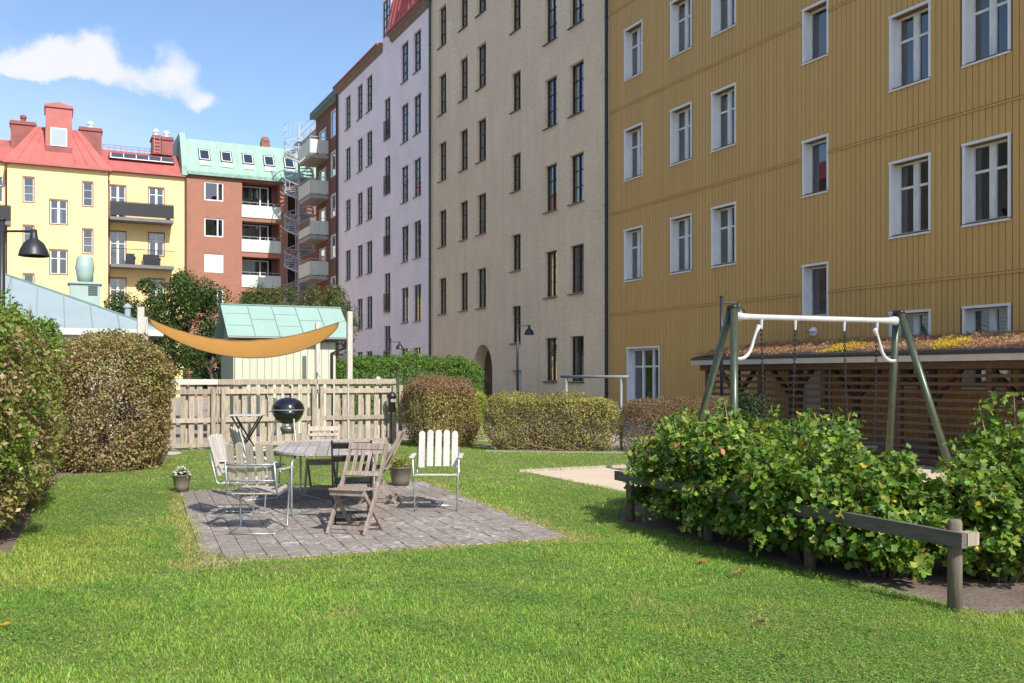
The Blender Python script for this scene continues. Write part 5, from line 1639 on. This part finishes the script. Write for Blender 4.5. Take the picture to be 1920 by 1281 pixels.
hedge('hedge', 'long low clipped yellow-green hedge across the back of the lawn', 'hedge', (9.68, 17.95), (1.42, .42, .60), 42000, .042, YG, [4, 4, 3, 2, 2], 320, power=5, depth=.2, rough=.11, twigs=260, rz=hang, bare=.16, undercut=.2, alt_cols=[(.24, .16, .09), (.17, .12, .07), (.16, .19, .04)], alt_from=.22)
hedge('hedge', 'low brown twiggy hedge continuing right of the yellow-green one', 'hedge', (12.0, 16.55), (1.25, .40, .57), 22000, .036, [(.22, .135, .085), (.27, .17, .10), (.17, .12, .06), (.30, .26, .08)], [4, 4, 3, 1], 330,
      power=6, depth=.2, rough=.04, twigs=400, rz=hang * .5, bare=.25)
hedge('hedge', 'tall fresh green hedge between hut and beige house', 'hedge', (11.0, 31.0), (2.75, .9, 1.12), 52000, .075, [(.14, .25, .035), (.10, .195, .03), (.20, .30, .05), (.06, .12, .02)], [4, 4, 2, 2], 340, power=4.5, depth=.3, rough=.22, twigs=60)
hedge('hedge', 'dark green shrub by the shed corner behind the swing', 'bush', (12.9, 15.35), (.4, .4, .62), 7000, .05, [(.03, .06, .02), (.05, .09, .025)], [1, 1], 350, power=3, depth=.2, twigs=30)


def tree(label, x, y, h, r, trunk_h, count, size, seed, cols, w, group='small trees behind the fence'):
    root = thing('tree', label, 'tree', (x, y, 0), 0, group)
    q = random.Random(seed); tk = MB(); tips = []
    tk.tube([(0, 0, 0), (.04, .02, trunk_h * .6), (.0, .05, trunk_h), (.05, .0, h * .8)], [.12, .10, .085, .03], 9)
    for i in range(16):
        z0 = q.uniform(trunk_h * .7, h * .75); a = q.uniform(0, 6.28); L_ = r * q.uniform(.55, .95)
        e = Vector((L_ * math.cos(a), L_ * math.sin(a), min(h * .95, z0 + q.uniform(.2, .9)))); m = Vector((0, 0, z0)).lerp(e, .5) + Vector((0, 0, .12))
        tk.tube([(0, 0, z0), tuple(m), tuple(e)], [.04, .025, .008], 5, False); tips += [e, m]
    tk.build('trunk', BARK, root, True)
    cl = []
    for i in range(46):
        a = q.uniform(0, 6.28); b = q.uniform(-.75, 1); rr = r * q.uniform(.45, 1.0) * math.sqrt(max(.05, 1 - b * b * .85))
        cl.append((rr * math.cos(a), rr * math.sin(a), trunk_h + (h - trunk_h) * (.46 + .48 * b), q.uniform(.22, .5) * r * .62))
    cl += [(e.x, e.y, e.z, .25 * r) for e in tips[::2]]
    cl = np.array(cl); i = rng.integers(0, len(cl), count); d = unit(rng.normal(0, 1, (count, 3)))
    rad = cl[i, 3] * rng.uniform(.35, 1.05, count) ** .6
    P = cl[i, :3] + d * rad[:, None]
    c = palette(count, cols, w, .2) * (1 + .18 * wobble(P, 2.5, seed))[:, None]
    V, kk, l, C = leaves(P, d, size, np.clip(c, .004, .9), up=.5, wild=.6)
    link('crown', np_mesh('crown', V, kk, l, LEAF, C), root)


GR = [(.055, .10, .022), (.04, .075, .018), (.085, .13, .03), (.15, .16, .04)]
tree('round dark green tree between pavilion and hut', 3.72, 34.6, 5.15, 1.85, 1.7, 30000, .10, 400, GR, [4, 4, 2.5, 1])
tree('loose leafy tree top behind the hut, left one', 8.3, 40.5, 5.5, 1.6, 2.4, 13000, .10, 410, [(.07, .11, .025), (.10, .14, .035), (.20, .18, .08)], [3, 3, 1])
tree('loose leafy tree top behind the hut beside the lilac house', 10.9, 42.0, 5.6, 1.7, 2.6, 13000, .10, 420, [(.07, .11, .025), (.10, .14, .035), (.22, .17, .09)], [3, 3, 1.4])
tree('dark young tree beside the hut gable', 4.35, 29.6, 2.7, .75, 1.0, 6000, .08, 430, GR, [4, 4, 1, .3])

# ------------------------------------------------------------------ furniture on the patio
TC = Vector((3.16, 11.53)); TU = Vector((.28, .96)).normalized()
tb = thing('garden_table', 'long oval grey plank table on tubular steel legs in the patio middle', 'table', (TC.x, TC.y, 0), math.atan2(TU.y, TU.x) - R(90))
# local y runs along the table, local x across
TL, TWd = 1.10, .70


def half_w(y):
    return TWd * max(0.0, 1 - abs(y / TL) ** 3.2) ** (1 / 2.4)


def half_len(x):
    return TL * max(0.0, 1 - abs(x / TWd) ** 2.4) ** (1 / 3.2)


npl = 11; pw = 2 * TWd / npl
for hlf in (-1, 1):
    for i in range(npl):
        x0 = -TWd + i * pw + .004; x1 = x0 + pw - .009
        pts = [(x0, .008), (x1, .008)]
        m_ = 5
        for j in range(m_ + 1):
            x = x1 + (x0 - x1) * j / m_; pts.append((x, max(.03, half_len(max(-TWd * .995, min(TWd * .995, x))))))
        pts = [(x, y * hlf) for x, y in pts]
        MB().prism(pts, 2, .695, .722).build('plank', WOOD_TABLE, tb)
MB().beam((-.55, -.62, .675), (.55, -.62, .675), .06, .035).beam((-.55, .62, .675), (.55, .62, .675), .06, .035).build('batten', WOOD_TABLE, tb)
for sx in (-1, 1):
    for sy in (-1, 1):
        x, y = .46 * sx, .98 * sy
        p = [(.42 * sx, .80 * sy, .675), (x - .02 * sx, y - .05 * sy, .66), (x, y, .60), (x, y, .06), (x - .01 * sx, y - .02 * sy, .022), (x - .05 * sx, y - .06 * sy, .014), (.04 * sx, .12 * sy, .014)]
        MB().tube(p, .0135, 8).build('leg', GALV, tb, True)
MB().tube([(-.43, -.80, .68), (.43, -.80, .68)], .012, 8).tube([(-.43, .80, .68), (.43, .80, .68)], .012, 8).tube([(0, -.13, .016), (0, .13, .016)], .014, 8).build('brace', GALV, tb)


def slat_back(r_top=.036, w=.074, L_=.45):
    pts = [(-w / 2, 0), (w / 2, 0)] + [(w / 2 * math.cos(a), L_ - r_top + r_top * math.sin(a)) for a in [math.pi * i / 8 for i in range(9)]]
    return MB().prism(pts, 1, -.009, .009)


def armchair(x, y, face, label, wood, back_wood=None):
    """slatted garden armchair on a bent tube frame; faces local -y"""
    rz = math.atan2(face[1], face[0]) + R(90)
    t = thing('garden_armchair', label, 'chair', (x, y, 0.012), rz, 'slatted steel-framed armchairs')
    sm_ = slat_back().mesh('back_slat', back_wood or wood)
    for i in range(5):
        xx = -.20 + i * .10
        link('back_slat', sm_, t, (xx, .215 + .018 * (1 - (i - 2) ** 2 / 4), .475 + (.012 if i in (1, 2, 3) else 0)), (R(-15), 0, 0))
    sg = MB().bbox(-.235, .235, -.032, .032, -.008, .008, .004).mesh('seat_slat', wood)
    for j in range(6): link('seat_slat', sg, t, (0, -.235 + j * .078, .425 - .006 * j + (.006 if j == 0 else 0)), (R(-4), 0, 0))
    for s in (-1, 1):
        MB().bbox(-.026, .026, -.21, .18, -.009, .009, .004).build('armrest', wood, t, loc=(s * .285, .02, .635), rot=(R(2), 0, 0))
        MB().tube([(s * .272, .20, .62), (s * .272, -.16, .62), (s * .268, -.19, .60), (s * .245, -.165, .03), (s * .245, -.15, .010), (s * .245, -.12, .006), (s * .245, .27, .006), (s * .23, .285, .006)], .0105, 8).build('leg', GALV, t, True)
        MB().tube([(s * .252, -.20, .412), (s * .255, .20, .385), (s * .255, .235, .40), (s * .252, .25, .46), (s * .245, .315, .72)], .0105, 8).build('back_tube', GALV, t, True)
    MB().tube([(-.23, .285, .006), (.23, .285, .006)], .0105, 8).build('floor_bar', GALV, t, True)
    for zz, yy in ((.70, .31), (.535, .265)):
        MB().tube([(-.25, yy, zz), (-.12, yy + .022, zz), (0, yy + .03, zz), (.12, yy + .022, zz), (.25, yy, zz)], .010, 8).build('back_band', GALV, t, True)
    return t


armchair(1.93, 9.92, (.47, .88), 'grey armchair seen from behind at the front left of the patio', WOOD_SLAT)
armchair(1.98, 11.02, (.9, -.44), 'pale armchair turned sideways behind the front left armchair', WOOD_PALE)
armchair(4.12, 10.52, (-.43, -.9), 'bleached armchair standing alone at the right side of the patio', WOOD_PALE)
armchair(2.45, 12.55, (.98, .1), 'half hidden pale armchair behind the left armchairs at the table', WOOD_PALE)


def folding_chair(x, y, face, label, m, back='v', metal=False):
    rz = math.atan2(face[1], face[0]) + R(90)
    t = thing('folding_chair', label, 'chair', (x, y, 0.012), rz, 'folding garden chairs')
    w = .032
    for s in (-1, 1):
        xx = s * .205
        up = [(xx, -.235, 0), (xx, -.13, .16), (xx, .02, .38), (xx, .12, .55), (xx, .23, .76), (xx, .29, .90)]
        mb = MB()
        if metal:
            mb.tube(up, .010, 8)
        else:
            for a, b in zip(up[:-1], up[1:]):
                mb.beam(a, b, .026, .042, (0, -1, .4))
        mb.build('upright', m, t)
        lo_ = [(s * .172, -.20, .43), (s * .172, .0, .24), (s * .172, .235, 0)]
        mb = MB()
        if metal: mb.tube(lo_, .010, 8)
        else:
            for a, b in zip(lo_[:-1], lo_[1:]): mb.beam(a, b, .024, .04, (0, 1, .4))
        mb.build('leg', m, t)
    sl = MB().bbox(-.192, .192, -.027, .027, -.009, .009, .004).mesh('seat_slat', m)
    for j in range(6): link('seat_slat', sl, t, (0, -.215 + j * .062, .447 - .003 * j), (R(-3), 0, 0))
    MB().bbox(-.195, .195, -.012, .012, -.03, .03, .004).build('front_rail', m, t, loc=(0, -.205, .415))
    top = MB().bbox(-.195, .195, -.010, .010, -.036, .036, .004).mesh('back_rail', m)
    link('back_rail', top, t, (0, .262, .845), (R(-25), 0, 0))
    if back == 'v':
        link('back_rail', top, t, (0, .134, .575), (R(-25), 0, 0), (1, 1, .75))
        vs = MB().bbox(-.019, .019, -.007, .007, 0, .235, .003).mesh('back_slat', m)
        for i in range(4): link('back_slat', vs, t, (-.117 + i * .078, .142, .595), (R(-26), 0, 0))
    else:
        for q in ((.19, .765), (.155, .68)) if back == 'h' else ((.165, .70),):
            link('back_rail', top, t, (0, q[0], q[1]), (R(-24), 0, 0), (1, 1, .62 if back == 'h' else 1))
    MB().beam((-.195, -.20, .07), (.195, -.20, .07), .018, .034).build('stretcher', m, t)
    MB().beam((-.165, .20, .05), (.165, .20, .05), .018, .034).build('stretcher', m, t)
    return t


folding_chair(2.80, 9.38, (-.69, -.72), 'brown folding chair with upright back slats at the patio front', WOOD_BROWN)
folding_chair(3.72, 11.45, (-.9, .44), 'brown folding chair leaning back at the right table side', WOOD_BROWN)
folding_chair(3.33, 12.78, (-.35, -.94), 'grey folding chair with level back slats behind the table', WOOD_SLAT, 'h')
folding_chair(2.95, 10.05, (.3, .95), 'black metal folding chair tucked in at the near table end', BLACKMETAL, 'm', True)

# kettle grill
kg = thing('kettle_grill', 'round black kettle grill with ash catcher in front of the fence', 'grill', (4.16, 18.55, 0), R(20))
rk = .315
MB().lathe([(.05, .655), (.15, .675), (.235, .74), (.29, .83), (rk, .93)], n=36).build('bowl', ENAMEL, kg, True)
lid = MB().lathe([(rk + .006, .932), (rk + .002, .96), (.295, 1.03), (.24, 1.10), (.15, 1.15), (.05, 1.172), (0, 1.175)], n=36).build('lid', ENAMEL, kg, True)
MB().lathe([(rk + .004, .922), (rk + .012, .926), (rk + .012, .936), (rk + .004, .94)], n=36).build('rim', ALU, kg)
MB().tube([(-.05, 0, 1.17), (-.05, 0, 1.23), (.05, 0, 1.23), (.05, 0, 1.17)], .008, 6).tube([(-.055, 0, 1.235), (.055, 0, 1.235)], .018, 8).build('handle', BLACKMETAL, lid)
MB().lathe([(.035, 1.14), (.035, 1.15), (0, 1.155)], (.15, -.06, 0), 12).build('vent', ALU, lid)
for a in (R(-95), R(30), R(150)):
    c_, s_ = math.cos(a), math.sin(a)
    lg_ = MB().tube([(.23 * c_, .23 * s_, .78), (.36 * c_, .36 * s_, .02)], .016, 8).build('leg', ALU, kg)
    if a > 0: MB().lathe([(0, -.012), (.075, -.012), (.075, .012), (0, .012)], n=16).build('wheel', BLACKMETAL, lg_, loc=(.335 * c_, .335 * s_, .075), rot=(R(90), 0, a + R(90)))
MB().lathe([(.13, .60), (.15, .60), (.15, .56), (.11, .47), (0, .46)], n=24).build('ash_catcher', mat('dull_grey_steel', (.20, .20, .21), .4, .2, metal=.6), kg, True)
MB().tube([(.04, 0, .66), (.04, 0, .59)], .01, 6).tube([(-.04, .03, .66), (-.04, .03, .59)], .01, 6).build('damper', ALU, kg)
MB().tube([(-rk - .0, 0, .90), (-rk - .05, .0, .90), (-rk - .05, .09, .90), (-rk + .01, .09, .90)], .009, 6).build('side_handle', BLACKMETAL, kg)
# small folding side table
stb = thing('side_table', 'small grey folding side table left of the kettle grill', 'table', (3.42, 18.75, 0), R(-22))
MB().bbox(-.30, .30, -.22, .22, .815, .845, .006).build('table_top', mat('grey_painted_top', (.42, .45, .48), .5, .15), stb)
for y in (-.17, .17):
    MB().beam((-.26, y, .81), (.22, y, 0), .02, .03).build('leg', BLACKMETAL, stb); MB().beam((.26, y * .8, .81), (-.22, y * .8, 0), .02, .03).build('leg', BLACKMETAL, stb)
MB().tube([(.2, -.17, .03), (.2, .17, .03)], .009, 6).tube([(-.2, -.136, .03), (-.2, .136, .03)], .009, 6).build('stretcher', BLACKMETAL, stb)


def pot(x, y, r, h, label, flower):
    t = thing('plant_pot', label, 'plant pot', (x, y, 0.012))
    MB().lathe([(r * .72, 0), (r * .80, h * .3), (r * .97, h * .92), (r * 1.04, h * .94), (r * 1.04, h), (r * .94, h), (r * .90, h * .86), (0, h * .86)], n=28).build('pot', TERRA, t, True)
    n = 420; d = unit(rng.normal(0, 1, (n, 3)) + np.array([0, 0, .5])); P = d * rng.uniform(.25, 1, (n, 1)) * np.array([r * .95, r * .95, r * .9]) + np.array([0, 0, h * .92])
    P[:, 2] = np.maximum(P[:, 2], h * .88)
    c = palette(n, [(.10, .16, .03), (.16, .20, .04), (.22, .22, .06)], [3, 3, 2])
    V, k, l, C = leaves(P, d, .05, c, up=.4, aspect=.4); link('foliage', np_mesh('foliage', V, k, l, LEAF, C), t)
    n = 90 if flower == 'w' else 30
    d = unit(rng.normal(0, 1, (n, 3)) + np.array([0, 0, 1.2])); P = d * rng.uniform(.8, 1.12, (n, 1)) * np.array([r * .95, r * .95, r * .95]) + np.array([0, 0, h * .92])
    c = palette(n, [(.8, .8, .76)] if flower == 'w' else [(.55, .33, .08), (.45, .22, .08)], [1] if flower == 'w' else [1, 1], .05)
    V, k, l, C = leaves(P, d, .034, c, 'lobed', up=1.2, wild=.3); stuff(link('flowers', np_mesh('flowers', V, k, l, LEAF, C), t))


pot(1.62, 13.72, .125, .225, 'brown glazed pot with white flowers at the left patio corner', 'w')
pot(4.55, 13.05, .165, .27, 'larger dark pot with leafy plant behind the patio chairs', 'o')
dish = MB().lathe([(.20, 0), (.22, .03), (.20, .05), (.10, .065), (0, .07)], n=20)
tag(dish.build('stone', CONCRETE, loc=(2.18, 20.3, -.01), smooth=True), 'flat pale stone on the grass at the left foot of the fence', 'stone')

# fallen leaves on the lawn
fl = [((1205, 1065), 'curled orange fallen leaf on the lawn below the bushes'), ((1315, 1058), 'orange fallen leaf on the lawn left of the rail middle'), ((1401, 1077), 'brown fallen leaf on the lawn before the second rail post'),
      ((1372, 1085), 'small tan fallen leaf nearest the brown one on the lawn'), ((1433, 1178), 'dark dry fallen leaf on the open front lawn'), ((4, 1186), 'bright yellow fallen leaf at the left picture edge'),
      ((1463, 1240), 'tiny dark fallen leaf on the front lawn near the bottom'), ((1120, 1230), 'ochre fallen leaf on the middle of the front lawn'), ((760, 1120), 'small brown fallen leaf on the lawn before the patio front edge'), ((1640, 1190), 'tan fallen leaf on the lawn left of the end post foot'), ((375, 1075), 'reddish fallen leaf on the grass at the front patio corner')]
s_, c_ = math.sin(HEAD), math.cos(HEAD)
for i, ((px, py), lab) in enumerate(fl):
    t_ = 1780 * EYE / (py - 704); dx = (px - 960) / 1780
    P = np.array([[0.0, 0, 0]]); col = [(.45, .16, .05), (.48, .18, .06), (.25, .12, .06), (.35, .2, .1), (.09, .05, .03), (.7, .42, .02), (.08, .05, .03), (.40, .25, .06), (.20, .11, .05), (.36, .24, .12), (.34, .12, .06)][i]
    V, k, l, C = leaves(P, np.array([[0, 0, 1.0]]), .07, np.array([col]), 'lobed', up=1.0, wild=.25)
    o = link('fallen_leaf', np_mesh('fallen_leaf', V, k, l, LEAF, C), None, (t_ * (s_ + dx * c_), t_ * (c_ - dx * s_), .045))
    tag(o, lab, 'leaf', 'fallen leaves on the lawn')
